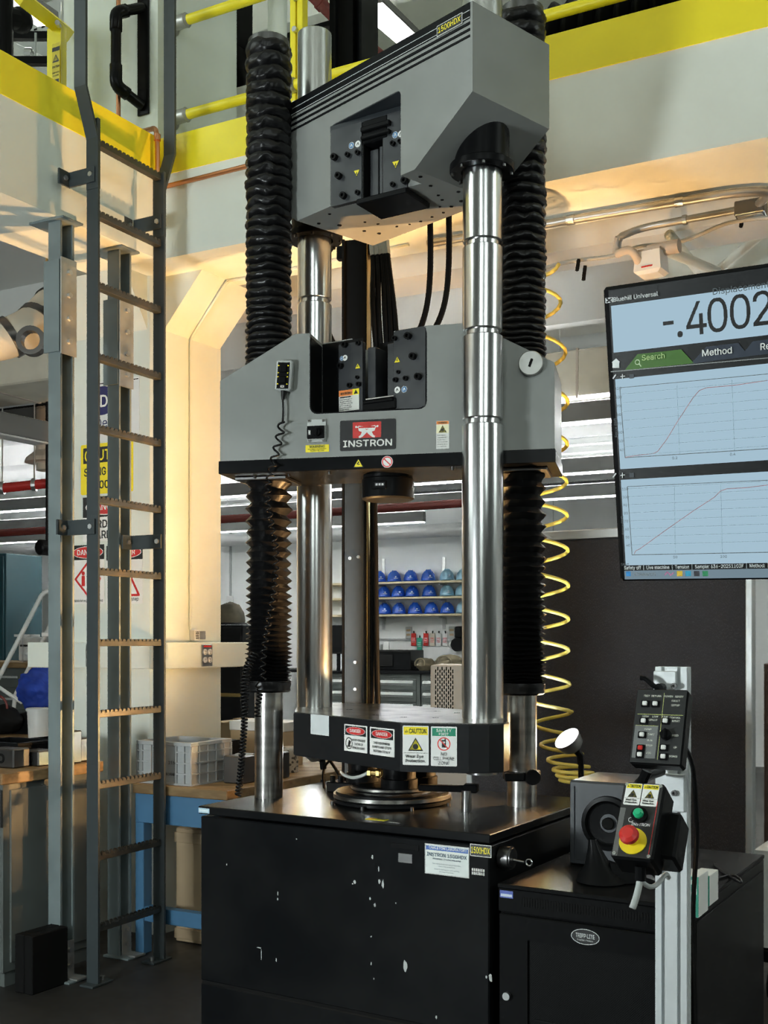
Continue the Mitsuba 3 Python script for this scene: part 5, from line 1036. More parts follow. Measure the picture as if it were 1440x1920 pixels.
for px in (720, 833):
    k = thing('shelf_upright', f'grey slotted upright of the hat shelves, {"left" if px == 720 else "right"} of two', 'upright'); obj('rail', span(wx(px)-.02, wx(px)+.02, -.016, -.0, 1.62, 2.58), 'zinc', k, fhw)
hat = lathe([(.0, .0), (.113, .0), (.113, .012), (.108, .05), (.092, .098), (.062, .132), (.03, .145), (0, .148)], 28); hat.apply_scale([.84, 1.12, 1.])
brim = lathe([(0, .0), (.14, .002), (.142, .008), (.115, .016), (0, .016)], 28); brim.apply_scale([.70, 1.05, 1.]); brim.apply_translation((0, -.035, 0))
ridge = [tube([(a, .105*math.cos(t)*1.1, .008+.142*math.sin(t)) for t in np.linspace(.25, math.pi-.25, 12)], .008, 6) for a in (-.022, 0, .022)]
rows = [[711, 739, 770, 803, 838, 869], [692, 720, 747, 773, 805, 838, 867], [692, 721, 748, 778, 809, 839, 868]]
od = ('first', 'second', 'third', 'fourth', 'fifth', 'sixth', 'seventh')
for i, (row_, z) in enumerate(zip(rows, shz)):
    nb = 0; nl = 0
    for j, px in enumerate(row_):
        light = (px > 830 and i < 2) or px > 855
        if light: nl += 1; lab = f'light blue hard hat, {od[nl-1]} among the light ones on the {("top", "middle", "bottom")[i]} wall shelf'
        else: nb += 1; lab = f'dark blue hard hat, {od[nb-1]} from the left, on the {("top", "middle", "bottom")[i]} wall shelf'
        k = thing('hard_hat', lab, 'hard hat', 'hard hats on the wall shelves')
        f = fhw.at(wx(px, -.15), -.15, z+.002, 30+float(rng.uniform(-10, 10)))
        mt = 'light_blue_hat' if light else 'blue_hat'
        obj('shell', hat, mt, k, f, 40); obj('brim', brim, mt, k, f, 40); obj('ridge', ridge, mt, k, f, 40, kind='stuff')
        s = Print(.001, .001); s.parts = []; s.y = 0; s.ell(0, 0, .012, .012, (.55, .62, .72)); s.rect(-.03, -.026, .03, -.018, (.55, .62, .72)); s.put('front_mark', k, f.at(0, -.118, .066, 0, -22))
# counter along the wall: drawer cabinets, bins, screens, bags
ct = thing('counter_top', 'long black worktop along the white back wall', 'worktop'); obj('top', span(wx(560), wx(960), -.78, -.02, 1.05, 1.09, .004), 'black_satin', ct, fhw)
for i, (a, b, lab) in enumerate(((672, 787, 'grey drawer cabinet under the black worktop, behind the mast'), (789, 905, 'grey drawer cabinet under the black worktop, behind the beige enclosure'), (560, 668, 'grey drawer cabinet under the black worktop, behind the far chrome column'))):
    k = thing('drawer_cabinet', lab, 'cabinet'); x0, x1 = wx(a, -.75), wx(b, -.75)
    obj('body', span(x0, x1, -.74, -.03, .02, 1.05, .003), 'grey_cabinet', k, fhw)
    for j in range(6):
        z1 = .985-.15*j; dw = obj('drawer', span(x0+.012, x1-.05, -.755, -.74, z1-.142, z1, .003), 'grey_cabinet', k, fhw)
        obj('handle', hull([(x0+.03, -.78, z1-.055), (x1-.09, -.78, z1-.055), (x0+.03, -.755, z1-.02), (x1-.09, -.755, z1-.02), (x0+.03, -.755, z1-.085), (x1-.09, -.755, z1-.085)]), 'light_grey', dw, fhw)
k = thing('black_bin', 'black stacking bin on the worktop under the hat shelves', 'bin'); x0, x1 = wx(712, -.5), wx(783, -.5)
obj('body', sub(span(x0, x1, -.72, -.3, 1.092, 1.35, .01), span(x0+.02, x1-.02, -.70, -.32, 1.11, 1.5)), 'black_satin', k, fhw); obj('lip', [span(x0-.01, x1+.01, -.735, -.715, 1.32, 1.345, .003), span(x0+.03, x0+.30, -.735, -.72, 1.14, 1.29, .004)], 'black_matte', k, fhw)
k = thing('white_folder', 'white folder standing on the worktop behind the black bin', 'folder'); obj('cover', hull([(wx(728), -.25, 1.092), (wx(742), -.25, 1.092), (wx(728), -.12, 1.092), (wx(742), -.12, 1.092), (wx(730), -.18, 1.46), (wx(740), -.18, 1.46)]), 'white_plastic', k, fhw); obj('spine', span(wx(727), wx(729), -.24, -.13, 1.092, 1.42), 'light_grey', k, fhw)
for px, w_, h_, lab in ((799, .16, .19, 'lumpy tan canvas bag on the worktop, left of two'), (844, .30, .23, 'lumpy tan canvas bag on the worktop, right of two')):
    k = thing('canvas_bag', lab, 'bag'); m_ = trimesh.creation.icosphere(3, 1.); v = m_.vertices; n_ = meshkit.fbm(v*2.2+px, 3, px)-.5; v = v*(1+.45*n_[:, None]); v = v*[w_*.62, .2, h_*.5]; v[:, 2] = np.maximum(v[:, 2], -h_*.35); m_.vertices = v+[wx(px, -.55), -.55, 1.092+h_*.35]
    obj('body', m_, 'tan_cloth', k, fhw, True); obj('strap', tube(spline([(wx(px, -.55)+a*w_, -.74, 1.092+b*h_) for a, b in ((-.4, .3), (-.2, .75), (.1, .8), (.35, .35))], 14), .012, 6), 'tan_cloth', k, fhw, True)
for i, (px, c, t_) in enumerate(((777, 'red_plastic', 'red lockout tag, first from the left under the hat shelves'), (788, 'green_tag', 'green lockout tag under the hat shelves'), (800, 'red_plastic', 'red lockout tag right of the green tag'), (812, 'beige', 'beige lockout tag under the hat shelves'), (824, 'white_plastic', 'white lockout tag, left of two under the hat shelves'), (836, 'white_plastic', 'white lockout tag, right of two under the hat shelves'))):
    k = thing('lockout_tag', t_, 'tag', 'lockout tags under the hat shelves'); x = wx(px); zb = 1.40-(.06 if i == 1 else 0)
    obj('card', span(x-.036, x+.036, -.03, -.024, zb, zb+.17, .002), c, k, fhw); obj('hook', [span(x-.004, x+.004, -.03, -.002, zb+.17, zb+.20)], 'black_matte', k, fhw); obj('print', [span(x-.026, x+.026, -.0315, -.030, zb+.05+.025*q_, zb+.058+.025*q_) for q_ in range(3)], 'white_paint' if c in ('red_plastic', 'green_tag') else 'red_plastic', k, fhw)
k = thing('tag_rail', 'grey rail on the wall from which the lockout tags hang', 'rail'); obj('bar', span(wx(690), wx(900), -.018, -.001, 1.47, 1.50), 'zinc', k, fhw)
for px in (767, 848):
    k = thing('wall_socket', f'white wall socket {"left" if px == 767 else "right"} of the lockout tags', 'socket'); x = wx(px); obj('plate', span(x-.045, x+.045, -.02, -.001, 1.50, 1.66, .004), 'light_grey', k, fhw)
    for a in (1.535, 1.595): obj('receptacle', span(x-.03, x+.03, -.024, -.018, a, a+.03, .002), 'cardboard', k, fhw)
k = thing('black_scanner', 'black coiled device hanging on the wall beside the right chrome column', 'device'); obj('body', [cyl(.09, .07, (wx(862), -.06, 1.42), 'y', 20), span(wx(862)-.04, wx(862)+.07, -.1, -.01, 1.5, 1.66, .02)], 'black_satin', k, fhw, 30)
for a, b, y0, y1, d, lab in ((621, 644, 1172, 1226, 13.6, 'black computer screen seen between the far chrome column and the mast'), (684, 702, 1172, 1226, 13.5, 'black computer screen half hidden behind the mast')):
    k = thing('computer_screen', lab, 'screen'); f = Fr((PX((a+b)/2, d), d, 0), TV); w_ = (b-a)/F*d; z0, z1 = PZ(y1, d), PZ(y0, d)
    obj('panel', span(-w_/2, w_/2, 0, .04, z0, z1, .006), 'black_satin', k, f); obj('stand', [span(-.02, .02, .02, .04, 1.09, z0+.1), span(-.1, .1, -.05, .1, 1.091, 1.104)], 'black_satin', k, f)
    obj('bezel', [span(-w_/2, w_/2, -.003, 0, z0, z0+.02)], 'black_matte', k, f)
k = thing('keyboard', 'grey keyboard on the worktop in front of the computer screens', 'keyboard'); f = Fr((PX(634, 13.9), 13.9, 1.092), TV); obj('body', span(-.18, .18, -.08, .08, 0, .03, .004), 'light_grey', k, f); obj('keys', [box(.018, .018, .012, (-.15+.03*i, -.05+.03*j, .034)) for i in range(11) for j in range(4)], 'white_plastic', k, f, kind='stuff')
# beige perforated enclosure
k = thing('beige_enclosure', 'tall beige perforated enclosure behind the lower platen', 'enclosure'); d = 6.5; f = Fr((PX(807, d), d, 0), 12.)
obj('body', span(0, .26, 0, .4, 0, PZ(1247, d), .006), 'beige', k, f)
sl = [span(.028+.0125*i, .034+.0125*i, -.0015, .002, 1.01+.031*j+(.0155 if i % 2 else 0), 1.03+.031*j+(.0155 if i % 2 else 0)) for i in range(9) for j in range(10)]
obj('slots', sl, 'black_matte', k, f, kind='stuff')
# what shows left of the bellows: cabinet, helmet, wall box, pipe
k = thing('black_cabinet', 'black cabinet behind the cream column, half hidden by the left bellows', 'cabinet'); d = 9.5; f = Fr((PX(425, d), d, 0), TV); obj('body', span(-.3, .16, 0, .5, 0, PZ(1172, d), .005), 'black_satin', k, f); obj('door', span(-.28, .15, -.015, 0, .05, PZ(1176, d), .003), 'black_matte', k, f); obj('shelf_edge', span(-.28, .15, -.02, 0, 1.0, 1.03), 'brass', k, f)
k = thing('camouflage_helmet', 'dark olive helmet on top of the black cabinet behind the column', 'helmet'); f = Fr((PX(432, 9.7), 9.7, PZ(1171, 9.7)), TV); obj('shell', lathe([(0, 0), (.12, 0), (.13, .03), (.12, .10), (.08, .17), (0, .20)], 24), 'olive_cloth', k, f, 40); obj('brim', lathe([(0, .0), (.15, .0), (.14, .015), (0, .015)], 24), 'black_matte', k, f, 30)
k = thing('switch_box', 'white switch box with a conduit on the back wall left of the bellows', 'switch'); x = wx(433); obj('box', span(x-.05, x+.05, -.05, -.001, 1.97, 2.12, .005), 'white_plastic', k, fhw); obj('conduit', span(x-.012, x+.012, -.026, -.002, 2.12, 3.2), 'light_grey', k, fhw)
k = thing('white_pipe', 'wide white pipe along the back wall under the lamps', 'pipe'); obj('run', tube([fhw.pt(-9, -.7, 2.86), fhw.pt(1.2, -.7, 2.86)], .085, 14), 'white_paint', k, None, True)
for x in (-7, -3.9, -2.2): obj('hanger', W.at(*fhw.pt(x, -.7, 2.86))(ring(.085, .095, .03, axis='x', n=20)), 'zinc', k)
# left background
bd_ = 10.5; fb2 = Fr((PX(60, bd_), bd_, 0), TV)
k = thing('teal_cabinet', 'tall dark teal cabinet at the far left edge', 'cabinet'); obj('body', span(-1.2, -.62, .3, .8, .9, PZ(1035, bd_+.4), .005), 'teal', k, fb2); obj('door', span(-1.18, -.64, .28, .3, .93, PZ(1040, bd_+.4), .003), 'teal', k, fb2); obj('stand', span(-1.15, -.7, .32, .78, 0, .9), 'grey_cabinet', k, fb2)
k = thing('grey_locker', 'pale grey locker panel against the far wall behind the step ladder', 'locker'); obj('body', span(-.34, .30, .5, .7, .9, PZ(1105, bd_+.5), .004), 'light_grey', k, fb2); obj('door', span(-.07, .28, .49, .5, .95, 1.88), 'black_matte', k, fb2); obj('stand', span(-.3, .25, .52, .68, 0, .9), 'grey_cabinet', k, fb2)
lb = thing('lab_bench', 'laboratory bench with a wooden top and grey drawers at the far left', 'bench'); fl_ = Fr((PX(64, 9.6), 9.6, 0), TV)
zt_ = PZ(1242, 9.6); obj('top', span(-1.6, 0, 0, .7, zt_-.05, zt_, .004), 'wood', lb, fl_); obj('drawer_unit', span(-1.5, -.05, .03, .68, 0, zt_-.05, .003), 'grey_cabinet', lb, fl_)
for j in range(3):
    dw = obj('drawer', span(-1.45, -.07, .015, .03, zt_-.22-.19*j, zt_-.06-.19*j, .003), 'grey_cabinet', lb, fl_); obj('handle', span(-1.2, -.2, -.005, .015, zt_-.14-.19*j, zt_-.12-.19*j, .002), 'light_grey', dw, fl_)
for i, (x, w_, h_, m__, lab, cat__) in enumerate(((-.55, .22, .22, 'white_plastic', 'pale grey printer on the laboratory bench', 'printer'), (-.22, .18, .27, 'light_grey', 'grey instrument with a dark top on the laboratory bench', 'instrument'))):
    k = thing('bench_'+cat__, lab, cat__); obj('body', span(x, x+w_*1.4, .38, .62, zt_, zt_+h_, .01), m__, k, fl_); obj('slot', span(x+.03, x+w_*1.2, .372, .38, zt_+h_*.6, zt_+h_*.68), 'black_matte', k, fl_)
for i, x in enumerate((-.29, -.20, -.10)):
    k = thing('glass_jar', f'clear jar on the laboratory bench, {od[i]} from the left', 'jar'); obj('wall', lathe([(.036, 0), (.04, 0), (.04, .22), (.036, .22)], 20, (x, .12, zt_+.001)), 'jar_glass', k, fl_, 30); obj('lid', cyl(.041, .02, (x, .12, zt_+.231), n=20), 'white_plastic', k, fl_, 30)
k = thing('paper_heap', 'crumpled white paper on the corner of the laboratory bench', 'paper'); m_ = trimesh.creation.icosphere(3, .1); m_.vertices = m_.vertices*(1+.5*(meshkit.noise(m_.vertices*22, 5)-.5)[:, None])*[1.1, .8, .7]+[.02, .02, zt_+.075]; obj('sheet', m_, 'white_paint', k, fl_)
k = thing('blue_sack', 'dark blue plastic sack behind the strut post at the left', 'sack'); f = Fr((PX(72, 7.45), 7.45, 1.15), TV); m_ = trimesh.creation.icosphere(4, 1.); v = m_.vertices; m_.vertices = v*(1+.5*(meshkit.fbm(v*2.3, 3, 8)-.5)[:, None])*[.15, .12, .145]
obj('body', m_, 'blue_cloth', k, f, True); obj('knot', lathe([(.02, .10), (.035, .135), (.015, .16), (.05, .20), (.0, .19)], 12), 'blue_cloth', k, f, True)
k = thing('sack_box', 'dark carton under the blue sack', 'carton'); obj('body', span(-.15, .15, -.11, .13, -.289, -.155, .003), 'black_matte', k, f); obj('flap', span(-.14, .14, -.113, -.11, -.28, -.20), 'black_satin', k, f)
k = thing('duffel_bag', 'dark duffel bag in front of the blue sack', 'bag'); f = Fr((PX(2, 7.30), 7.35, .955), TV); m_ = trimesh.creation.icosphere(3, 1.); v = m_.vertices; m_.vertices = v*(1+.3*(meshkit.fbm(v*2, 3, 4)-.5)[:, None])*[.14, .10, .095]; obj('body', m_, 'black_matte', k, f, True); obj('handle', tube(spline([(-.08, -.05, .08), (-.03, -.06, .16), (.05, -.06, .15), (.08, -.05, .08)], 12), .008, 6), 'dark_red', k, f, True)
sl_ = thing('step_ladder', 'white rolling step ladder rails leaning up at the far left', 'step ladder'); d = 7.9
for o_, pts__ in ((0, [(-12, 1290), (80, 1112), (98, 1106), (140, 1106)]), (.55, [(28, 1305), (98, 1165), (108, 1158), (150, 1158)])):
    obj('rail', tube(bent([P(x, y, d+o_) for x, y in pts__], .08), .016, 10), 'white_plastic', sl_, None, True)
obj('rail', tube([P(-12, 1282, d), P(42, 1318, d)], .014, 8), 'white_plastic', sl_, None, True)
for j in range(3): obj('tread', box(.22, .5, .03, P(125+8*j, 1190+60*j, d+.3), .004), 'white_plastic', sl_)
obj('frame', [tube([P(-12, 1290, d), P(-40, 1590, d)], .016, 8), tube([P(28, 1305, d+.55), P(0, 1580, d+.55)], .016, 8), tube([P(140, 1106, d), P(140, 1590, d)], .016, 8), tube([P(150, 1158, d+.55), P(150, 1580, d+.55)], .016, 8)], 'white_plastic', sl_, None, True)
# long pendant lamps, red pipes, ducts
def lampline(name, z, d0, xa, xb, lab, fr, rad, hz=.13, wz=.085, w0=.4):
    k = thing(name, lab, 'lamp'); obj('housing', span(xa, xb, -wz/2, wz/2, z+.012, z+hz, .004), 'lamp_grey', k, fr)
    e = k+'__diffuser'; scene[e] = emit(mikit.ply(fr(span(xa+.01, xb-.01, -wz/2+.008, wz/2-.008, z, z+.012)), 'white_plastic'), rad, .5)
    e = k+'__added_uplight'; scene[e] = emit(mikit.ply(fr(span(xa+.01, xb-.01, -wz/2+.02, wz/2-.02, z+hz, z+hz+.006)), 'white_plastic'), UP_RAD, 2.5)  # glowing strip added on top to brighten the ceiling and far wall
    for x in np.linspace(xa+w0, xb-.4, 4): obj('wire', tube([fr.pt(x, 0, z+hz), fr.pt(x, 0, 3.75)], .004, 5), 'zinc', k, fr=None)
for i, (d, xa, xb, nm) in enumerate(((7.6, -.6, 4.5, 'nearest'), (9.9, -6.2, 5.2, 'second'), (11.6, -6.6, 5.6, 'third'), (13.1, -7.2, wx(847), 'farthest'))):
    o = G2(720, d); lampline('pendant_lamp', 2.83, d, xa, xb, f'long grey linear pendant lamp under the mezzanine, {nm} row from the camera', Fr((*o, 0), TV), LINE_RAD)
o = P(82, 835, 7.7); fA = Fr((o[0], o[1], 0), M=np.array([[-.515, -.857, 0], [-.857, .515, 0], [0, 0, 1.]]))
lampline('pendant_lamp', 2.82, 7.7, 0, 3.2, 'wide linear pendant lamp at the left, pointing towards the camera', fA, LINE_RAD, .15, .14, 1.2)
for nm, mt, r, pts__, lab in (('red_pipe', 'red_paint', .035, [P(-40, 920, 8.2), P(110, 904, 8.05)], 'bright red sprinkler pipe at the left under the mezzanine'), ('red_pipe', 'dark_red', .035, [P(-40, 1002, 10.6), P(460, 971, 9.7), P(900, 941, 9.0)], 'dark red sprinkler pipe crossing behind the machine')):
    k = thing(nm, lab, 'pipe'); obj('run', tube(pts__, r, 12), mt, k, None, True)
    for q_ in (.3, .7):
        c = pts__[0]+(pts__[-1]-pts__[0])*q_; obj('hanger', [tube([c+[0, 0, r], [c[0], c[1], 3.76]], .005, 6), W.at(*c)(ring(r, r+.012, .03, axis='x', n=16))], 'zinc', k)
pp = thing('insulated_pipe', 'fat insulated pipe with metal clamps under the mezzanine at the left', 'pipe')
ip = [P(-60, 640, 5.9), P(20, 632, 5.95), P(70, 605, 6.0), P(100, 575, 6.1), P(150, 545, 6.3), P(160, 490, 6.4), P(160, 430, 6.4)]
obj('jacket', tube(spline(ip, 40), .105, 18), 'insulation', pp, None, True)
for q_ in (1, 2, 3):
    a, b = ip[q_], ip[q_+1]; e_ = (b-a)/np.linalg.norm(b-a); obj('clamp', tube([a-e_*.02, a+e_*.02], .112, 18), 'dark_steel', pp, None, 30)
obj('hanger', [tube([P(88, 570, 6.1), P(88, 480, 6.1)], .007, 6)], 'brass', pp)
obj('end_cap', W.at(*P(60, 640, 5.8))(ring(.05, .075, .06, axis='y', n=20)), 'dark_steel', pp)
dk = thing('vertical_duct', 'grey vertical insulated duct behind the strut post at the left', 'duct'); d = 8.4; c = P(90, 760, d)
obj('pipe', cyl(.085, 1.0, (c[0], c[1], 3.25), n=20), 'insulation', dk, None, 30); obj('band', cyl(.09, .04, (c[0], c[1], PZ(765, d)), n=20), 'black_satin', dk, None, 30); obj('bell', lathe([(.07, 0), (.17, 0), (.16, .03), (.09, .09), (.085, .16)], 24, (c[0], c[1], PZ(868, d)-.0)), 'beige', dk, None, 30); obj('lower', cyl(.09, .42, (c[0], c[1], PZ(868, d)+.2), n=20), 'beige', dk, None, 30)
k = thing('flat_duct', 'wide pale rectangular duct under the mezzanine at the left', 'duct'); d = 7.2; f = Fr((PX(-10, d), d, 0), TV); obj('body', span(-2.2, .45, 0, .5, PZ(725, d), 3.42, .01), 'insulation', k, f); obj('seam', [span(x, x+.02, -.006, .506, PZ(725, d)-.006, 3.426) for x in (-.9, -.1)], 'beige', k, f)
k = thing('cable_tray', 'black cable tray under the mezzanine at the left', 'cable tray'); f = Fr((PX(40, 9.), 9., 0), TV); obj('tray', span(-2.5, .5, 0, .3, 3.26, 3.36, .004), 'black_satin', k, f); obj('side', span(-2.5, .5, -.01, 0, 3.22, 3.34), 'dark_steel', k, f)
k = thing('spotlight', 'small black spotlight under the third pendant lamp beside the strut post', 'spotlight'); c = P(88, 1027, 8.0); obj('head', cyl(.055, .14, (0, 0, 0), 'y', 18, .01), 'black_satin', k, Fr(c, 40), 30); obj('arm', tube([c, [c[0], c[1], 3.78]], .010, 8), 'black_satin', k)
# dark upper depths of the far rooms: ducts between the ribs
for i, (px, py, d, w_, lab) in enumerate(((1080, 700, 7.0, 3.6, 'cream rectangular beam casing under the mezzanine at the right'), (1090, 855, 9.6, 4.5, 'pale louvred duct between the lamps at the right'))):
    f = Fr((PX(px, d), d, 0), (TB, TV)[i]); k = thing(('beam_casing', 'louvred_duct')[i], lab, ('casing', 'duct')[i]); h_ = .30 if i == 0 else .32; z0 = PZ(py, d)
    obj('body', span(-w_/2, w_/2, 0, .4, z0-h_/2, z0+h_/2, .01), 'insulation' if i == 0 else 'light_grey', k, f)
    if i == 1:
        for q_ in range(4): obj('louvre', span(-w_/2, w_/2, -.03, 0, z0-.13+.07*q_, z0-.11+.07*q_), 'white_paint', k, f)
    else: obj('seam', [span(x, x+.015, -.006, .405, z0-h_/2-.006, z0+h_/2+.006) for x in (-1., 0., 1.)], 'beige', k, f)
k = thing('black_duct', 'black duct under the ceiling left of the second lamp at the right', 'duct'); f = Fr((PX(1090, 11.15), 11.15, 0), TV); obj('body', span(-3, 3, 0, .4, 2.98, 3.14, .01), 'black_matte', k, f); obj('flange', [span(x, x+.04, -.02, .42, 2.96, 3.16) for x in (-2, 0, 2)], 'black_satin', k, f)
# ------------------------------------------------ partition at the right
pt_ = thing('office_partition', 'dark speckled fabric partition with a metal edge behind the rack', 'partition'); PR = G2(1412, 5.6); fpt = Fr((*PR, 0), 31.)
obj('fabric', span(-1.55, -.03, -.03, .03, .08, 2.02, .004), 'fabric_panel', pt_, fpt); obj('edge_post', span(-.03, .005, -.036, .036, .0, 2.07, .004), 'aluminium', pt_, fpt); obj('edge_post', span(-1.585, -1.55, -.036, .036, 0, 2.07, .004), 'aluminium', pt_, fpt)
obj('top_cap', span(-1.585, .005, -.036, .036, 2.02, 2.075, .006), 'zinc', pt_, fpt); obj('foot', span(-1.58, .0, -.034, .034, 0, .08, .003), 'zinc', pt_, fpt)
k = thing('side_cabinet', 'dark wooden cabinet seen past the right edge of the partition', 'cabinet'); f = Fr((PX(1425, 6.6), 6.6, 0), 31.); obj('body', span(.0, .8, .1, .6, 0, 1.34, .005), 'dark_wood', k, f); obj('door', span(.02, .78, .085, .1, .08, 1.3, .003), 'dark_wood', k, f)
k = thing('pale_box', 'pale box on the dark cabinet at the right edge', 'box'); obj('body', span(.03, .6, .15, .5, 1.341, 1.62, .01), 'beige', k, f); obj('lid', span(.02, .61, .14, .51, 1.60, 1.64, .004), 'white_plastic', k, f)
k = thing('metal_locker', 'olive locker beyond the partition at the right edge', 'locker'); obj('body', span(.05, .9, .7, 1.1, 0, 1.95, .004), 'beige', k, f); obj('door', [span(.07+.28*i, .33+.28*i, .69, .7, .1, 1.9, .003) for i in range(3)], 'beige', k, f)
k = thing('white_bin', 'white bin on the floor at the right edge beside the partition', 'bin'); f = Fr((PX(1421, 4.6), 4.6, 0), 31.); obj('body', hull([(0, 0, .22), (.4, 0, .22), (0, .35, .22), (.4, .35, .22), (-.01, -.02, .62), (.42, -.02, .62), (-.01, .36, .62), (.42, .36, .62)]), 'white_plastic', k, f); obj('trolley', [span(.0, .4, .0, .35, .16, .21, .003), cyl(.06, .03, (.05, .05, .06), n=16, axis='x'), cyl(.06, .03, (.35, .3, .06), n=16, axis='x'), span(.04, .06, .04, .06, .06, .18), span(.34, .36, .29, .31, .06, .18)], 'black_satin', k, f)
for i in range(3):
    k = thing('floor_cable', f'black cable lying on the floor in the right lower corner, {od[i]} of three', 'cable'); obj('cable', tube(spline([P(1405+8*i, 1880+12*i, 1)*[0, 0, 0]+[PX(1390+20*i, 4.3), 4.3-.05*i, .012+.014*i], [PX(1425, 4.2), 4.15-.05*i, .012+.014*i], [PX(1480, 4.1), 4.2-.1*i, .012+.014*i]], 16), .009, 6), 'rubber', k, None, True)
# ------------------------------------------------ conduits on the beam's underside
ZK = ZB-.03
def onplane(px, py, z): d = (z-H)*F/(HZ-py); return np.array([PX(px, d), d, z])
cn = thing('steel_conduit', 'shiny steel conduit under the right hand beam with an elbow at its end', 'conduit')
a, b, c = onplane(1000, 424, ZK), onplane(1372, 362, ZK), onplane(1412, 392, ZK)
obj('tube', tube(bent([a+(a-b)*.6, a, b, b+[.16, -.02, 0], c], .13, 8), .018, 12), 'galvanized', cn, None, True)
for q_ in (.2, .75):
    m__ = a+(b-a)*q_; obj('coupling', tube([m__-(b-a)*.02, m__+(b-a)*.02], .022, 12), 'zinc', cn, None, 30)
cn = thing('steel_conduit', 'second steel conduit under the right hand beam with a cream flexible end', 'conduit')
a, b = onplane(1200, 428, ZK), onplane(1392, 392, ZK); e = onplane(1160, 445, ZK)
obj('tube', tube(bent([b, a, e, e+[.0, .03, -.05]], .06), .016, 12), 'galvanized', cn, None, True)
g_ = P(1198, 495, 4.9); obj('flexible_end', tube(spline([e, e+[-.005, .02, -.06], P(1182, 470, 4.88), g_], 20), .018, 10), 'beige', cn, None, True)
m__ = a+(b-a)*.45; obj('coupling', tube([m__-(b-a)*.02, m__+(b-a)*.02], .022, 12), 'zinc', cn, None, 30)
k = thing('junction_box', 'dark junction box under the beam where two conduits meet', 'junction box'); f = Fr(onplane(1408, 393, ZB-.035), 28.); obj('box', box(.12, .09, .06, (0, 0, 0), .004), 'dark_steel', k, f); obj('cover', box(.10, .075, .006, (0, 0, -.033), .001), 'galvanized', k, f)
k = thing('sensor_box', 'small cream sensor box hanging below the beam at the right', 'sensor'); f = Fr(P(1221, 492, 4.9), 35.)
obj('body', hull([(-.062, -.05, -.045), (.062, -.05, -.045), (-.062, .05, -.045), (.062, .05, -.045), (-.055, -.045, .04), (.055, -.045, .04), (-.055, .045, .04), (.055, .045, .04), (-.045, -.04, -.06), (.045, -.04, -.06), (-.045, .04, -.06), (.045, .04, -.06)]), 'white_plastic', k, f); obj('mounting_arm', [cyl(.03, .14, (.05, .02, .055), 'x', 16), box(.1, .06, .02, (.0, 0, .045))], 'beige', k, f, 30); obj('mark', box(.05, .002, .006, (0, -.051, -.03)), 'red_paint', k, f)
k = thing('sagging_cable', 'sagging cable with black ties under the beam at the right', 'cable'); cp_ = [P(1005, 508, 5.0), P(1060, 492, 5.0), P(1100, 486, 5.0), P(1150, 479, 5.0), P(1200, 462, 5.0), P(1245, 458, 5.0), P(1300, 445, 4.9), P(1360, 420, 4.75), P(1440, 408, 4.6), P(1500, 400, 4.5)]
obj('cable', tube(spline(cp_, 60), .009, 7), 'light_grey', k, None, True)
for px, py, dy in ((1083, 497, 20), (1095, 512, 26), (1390, 418, 14)): obj('tie', tube([P(px+2, py-dy/2, 4.98), P(px-1, py+dy/2, 4.97)], .009, 6), 'black_satin', k)
k = thing('brace_pipe', 'two cream diagonal brace pipes under the mezzanine at the right', 'pipe')
for i, (a, b) in enumerate(((P(1250, 470, 5.2), P(1345, 510, 5.6)), (P(1255, 440, 5.3), P(1335, 540, 6.0)), (P(1440, 430, 5.6), P(1330, 520, 6.0)))): obj('pipe', tube([a, b], .025, 10), 'concrete_paint', k, None, True)
labels[k]['label'] = 'group of cream diagonal brace pipes joined under the mezzanine at the right'
k = thing('roof_plate', 'large cream connection plate behind the conduits at the right', 'plate'); f = Fr(P(1390, 470, 6.1), 31.); obj('plate', box(.9, .02, .30, (0, 0, 0), .003), 'concrete_paint', k, f); obj('bolt', [bolt(.015, .02, (x, -.012, 0)) for x in (-.3, 0, .3)], 'zinc', k, f)
# ------------------------------------------------ on the mezzanine
hr = thing('handrail', 'yellow tubular handrail along the mezzanine edge above the machine', 'handrail')
rf = Fr((*right_face(0, .2), 0), 28.); rzs = (4.09, 4.56)
fl0 = -.10
for z in rzs:
    r_ = obj('rail', tube([rf.pt(fl0+.10, 0, z), rf.pt(6, 0, z)], .024, 14), 'yellow_paint', hr, None, True)
    obj('flange', [W(rf.at(fl0+.005, 0, z)(lathe([(0, 0), (.055, 0), (.055, .012), (.034, .018), (.033, .09), (.036, .10), (.024, .11)], 20, axis='x'))), rf(box(.010, .075, .16, (fl0+.004, 0, z-.02), .004))], 'galvanized', r_, None, 30)
    obj('fitting', rf(cyl(.035, .09, (.60, 0, z), 'x', 16, .006)), 'galvanized', r_, None, 30)
for x in (.64, 2.6, 4.6):
    k = obj('post', [rf(span(x-.035, x-.004, .01, .06, ZT, 5.6, .003)), rf(span(x+.004, x+.035, .01, .06, ZT, 5.6, .003))], 'yellow_paint', hr)
    obj('bolt', [rf(cyl(.014, .02, (x, .0, z), 'y', 6)) for z in (4.0, 4.35, 4.5)], 'zinc', k)
yp = thing('yellow_gate_frame', 'yellow steel gate frame with a caution label on the upper left deck', 'gate frame')
d = 5.6; fy = Fr((PX(103, d), d, 0), M=np.array([[.515, -.857, 0], [.857, .515, 0], [0, 0, 1.]]))
obj('post', span(-.05, .05, 0, .04, ZT+.0, 4.55, .004), 'yellow_paint', yp, Fr((PX(101, d), d, 0), 28.))
a, b = P(35, -8, 5.3), P(125, 62, 5.75); obj('beam', tube([a, b], .045, 4), 'yellow_paint', yp); obj('bolt', cyl(.014, .03, P(109, 45, 5.55), 'y', 6), 'zinc', yp)
